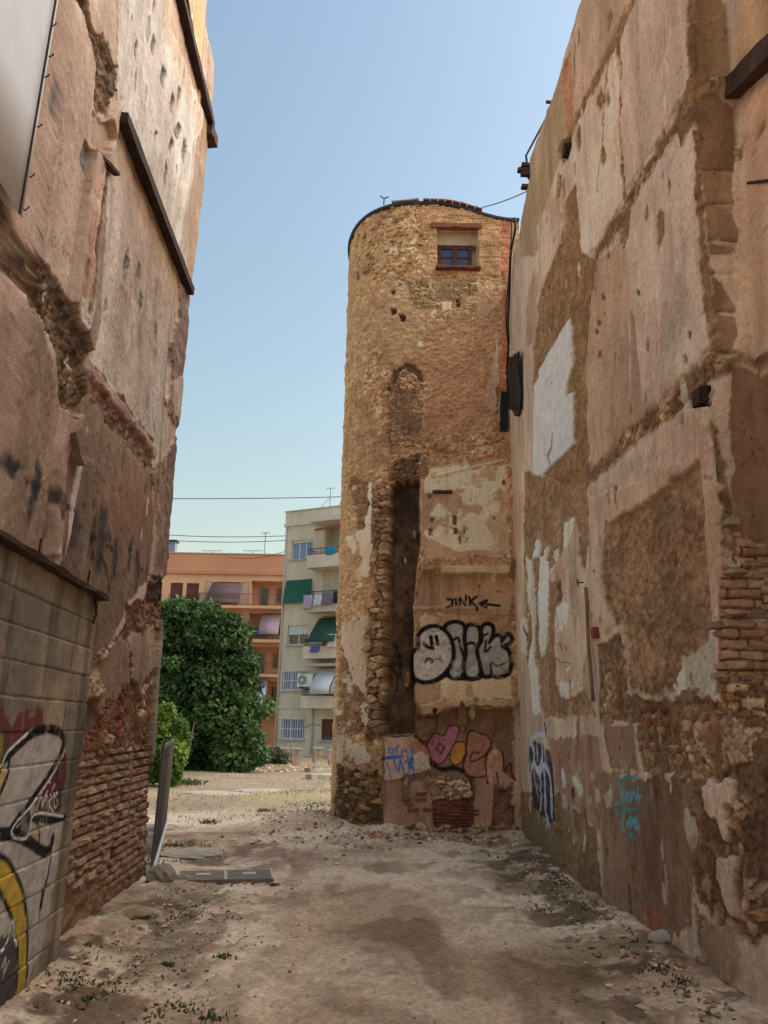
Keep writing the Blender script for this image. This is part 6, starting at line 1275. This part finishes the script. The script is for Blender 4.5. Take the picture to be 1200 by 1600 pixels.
# scattered rubble, pebbles and weeds
def scatter_mesh(name, pts, sizes, m, cols=None, seed=0, flat=.6):
    r_ = np.random.RandomState(seed); base = np.array([(1, 0, 0), (-1, 0, 0), (0, 1, 0), (0, -1, 0), (0, 0, 1), (0, 0, -1)], float); tri = np.array([(0, 2, 4), (2, 1, 4), (1, 3, 4), (3, 0, 4), (2, 0, 5), (1, 2, 5), (3, 1, 5), (0, 3, 5)])
    V = []; Q = []; Cc = []
    for i, (p, s_) in enumerate(zip(pts, sizes)):
        a = r_.rand()*6.28; ca, sa = math.cos(a), math.sin(a); b = base*(.6+.8*r_.rand(6, 1))*s_; b[:, 2] *= flat; b = np.stack([b[:, 0]*ca-b[:, 1]*sa, b[:, 0]*sa+b[:, 1]*ca, b[:, 2]], 1)+r_.normal(size=(6, 3))*s_*.15
        V.append(b+p); Q.append(tri+6*i); Cc.append(np.repeat(cols[i][None], 6, 0))
    V = np.concatenate(V); Q = np.concatenate(Q); Cc = np.concatenate(Cc); me = bpy.data.meshes.new(name); me.from_pydata(V.tolist(), [], Q.tolist()); at = me.attributes.new('Col', 'FLOAT_COLOR', 'POINT'); c4 = np.ones((len(V), 4), np.float32); c4[:, :3] = Cc; at.data.foreach_set('color', c4.ravel()); me.materials.append(m)
    o = bpy.data.objects.new(name, me); COL.objects.link(o); return o
pts = []; sz = []; cl = []
def addp(x, y, s_, c):
    pts.append(np.array([x, y, s_*.15])); sz.append(s_); cl.append(S(*c)*rnd.uniform(.7, 1.15))
GC = [(150, 126, 100), (172, 148, 120), (124, 100, 78), (186, 166, 140), (108, 84, 66), (160, 112, 86)]
for _ in range(1800):
    y = 4.6+11*rnd.random()**1.5; x = rnd.uniform(-2.2, 2.1); addp(x, y, rnd.uniform(.003, .010), rnd.choice(GC))
for _ in range(700):
    y = rnd.uniform(5, 13.2); x = 2.15-abs(rnd.gauss(0, .28)); addp(x, y, rnd.choice((.008, .012, .018, .03))*rnd.uniform(.7, 1.2), rnd.choice(GC))
for _ in range(420):
    y = rnd.uniform(5, 9.4); x = -2.15+abs(rnd.gauss(0, .45)); addp(x, y, rnd.choice((.01, .016, .024))*rnd.uniform(.7, 1.3), rnd.choice(GC))
for _ in range(320):
    x = rnd.uniform(-.2, 2.2); y = 13.2-abs(rnd.gauss(0, .22)); addp(x, y, rnd.choice((.015, .03, .05))*rnd.uniform(.7, 1.3), rnd.choice(GC))
for _ in range(420):
    a = rnd.uniform(0, 6.28); x = -.9+rnd.gauss(0, .6); y = 14.2+rnd.gauss(0, 1.5); addp(x, y, rnd.choice((.015, .025, .05))*rnd.uniform(.6, 1.2), rnd.choice(GC))
for _ in range(200):
    x = rnd.uniform(-7, -2); y = rnd.uniform(30, 36); addp(x, y, rnd.uniform(.03, .1), rnd.choice(GC))
pts = np.array(pts); pts[:, 2] += gz(pts[:, 0], pts[:, 1])
npeb = len(pts)
tag(scatter_mesh('gravel', pts, sz, M_DIRT, cl, 5), 'loose pebbles and rubble strewn over the dirt', 'gravel', kind='stuff')
pts = []; sz = []; cl = []
LC = [(70, 54, 40), (84, 66, 46), (58, 46, 36), (96, 74, 50), (74, 70, 44)]
for _ in range(1700):
    if rnd.random() < .55: x = -2.2+abs(rnd.gauss(0, .75)); y = rnd.uniform(4.8, 9.6)
    else: x = 2.1-abs(rnd.gauss(0, .5)); y = rnd.uniform(5, 12.8)
    if vnoise(np.array([x*2.2]), np.array([y*2.2]), 66)[0] < .45: continue
    addp(x, y, rnd.uniform(.005, .016), rnd.choice(LC))
pts = np.array(pts); pts[:, 2] += gz(pts[:, 0], pts[:, 1])+.004
tag(scatter_mesh('leaf_litter', pts, sz, M_DIRT, cl, 9, .25), 'dark dry leaf litter and clods along both wall feet', 'litter', kind='stuff')
def blades(name, spots, label, seed, c1, c2):
    r_ = np.random.RandomState(seed); V = []; Cc = []
    for (x, y, rad, n, h) in spots:
        for _ in range(n):
            px_, py_ = x+r_.normal()*rad, y+r_.normal()*rad
            if px_ > 2.12 or px_ < -2.35 and py_ < 9: continue
            z = -.01; a = r_.rand()*6.28; L_ = h*(.5+.8*r_.rand()); wd = .006+.010*r_.rand(); ln = r_.rand()*.9
            t = np.array([math.cos(a), math.sin(a)]); sdv = np.array([-t[1], t[0]])*wd
            V += [(px_-sdv[0], py_-sdv[1], z), (px_+sdv[0], py_+sdv[1], z), (px_+sdv[0]*.8+t[0]*L_*ln*.5, py_+sdv[1]*.8+t[1]*L_*ln*.5, z+L_*.6), (px_+t[0]*L_*ln, py_+t[1]*L_*ln, z+L_*(.95-.4*ln))]
            k = r_.rand(); Cc += [np.array(c1)*(1-k)+np.array(c2)*k]*4
    V = np.array(V); V[:, 2] += np.repeat(gz(V[::4, 0], V[::4, 1]), 4); o = grid_mesh(name, V, np.arange(len(V)).reshape(-1, 4), np.array(Cc), M_LEAF, None); o.data.polygons.foreach_set('use_smooth', np.zeros(len(V)//4, bool)); return tag(o, label, 'weeds', kind='stuff')
sp = []
def spx(x, y, rad, n, h): p = G(x, y); sp.append((p[0], p[1], rad, n, h))
for a in ((a_[0], a_[1], a_[2]*.8, int(a_[3]*.6), a_[4]*.75) for a_ in ((870, 1385, .12, 260, .05), (890, 1393, .10, 200, .05), (850, 1425, .14, 260, .04), (900, 1425, .16, 360, .05), (935, 1410, .12, 320, .06), (945, 1400, .08, 200, .08), (880, 1440, .12, 200, .035), (1000, 1500, .08, 200, .05), (1015, 1480, .10, 220, .05), (1060, 1515, .10, 240, .05), (1100, 1545, .12, 260, .05), (1075, 1560, .1, 200, .05), (1040, 1540, .12, 160, .04), (830, 1350, .14, 160, .04), (805, 1357, .2, 140, .03),
    (425, 1383, .06, 140, .04), (360, 1435, .12, 160, .03), (330, 1465, .16, 200, .03), (300, 1470, .12, 160, .03), (260, 1512, .03, 130, .05), (210, 1500, .12, 160, .03), (160, 1490, .12, 160, .04), (140, 1560, .10, 220, .05), (110, 1545, .1, 160, .05), (270, 1580, .10, 150, .05), (330, 1590, .08, 120, .05), (350, 1500, .04, 60, .07), (200, 1530, .2, 160, .03), (270, 1430, .14, 140, .03), (300, 1420, .12, 120, .03), (240, 1580, .18, 140, .03),
    (327, 1284, .12, 120, .12), (300, 1320, .25, 160, .06), (280, 1318, .2, 140, .08), (340, 1330, .1, 80, .06), (270, 1340, .3, 160, .05), (410, 1270, .1, 120, .12), (460, 1275, .5, 300, .06), (500, 1265, .5, 300, .08), (560, 1310, .3, 160, .05), (580, 1325, .15, 100, .05), (450, 1240, .6, 240, .08), (292, 1226, .3, 300, .25), (700, 1322, .25, 100, .03), (520, 1290, .3, 160, .05))): spx(*a)
blades('weeds', sp, 'small green weeds growing in the dirt along the wall feet', 3, (.05, .07, .02), (.12, .14, .05))
sp = []
for _ in range(150): x = rnd.uniform(-9, .5); y = rnd.uniform(15, 34); sp.append((x, y, .5, 14, .07))
blades('dry_grass', sp, 'thin dry yellow grass over the far end of the lot', 6, (.30, .22, .10), (.22, .20, .08))
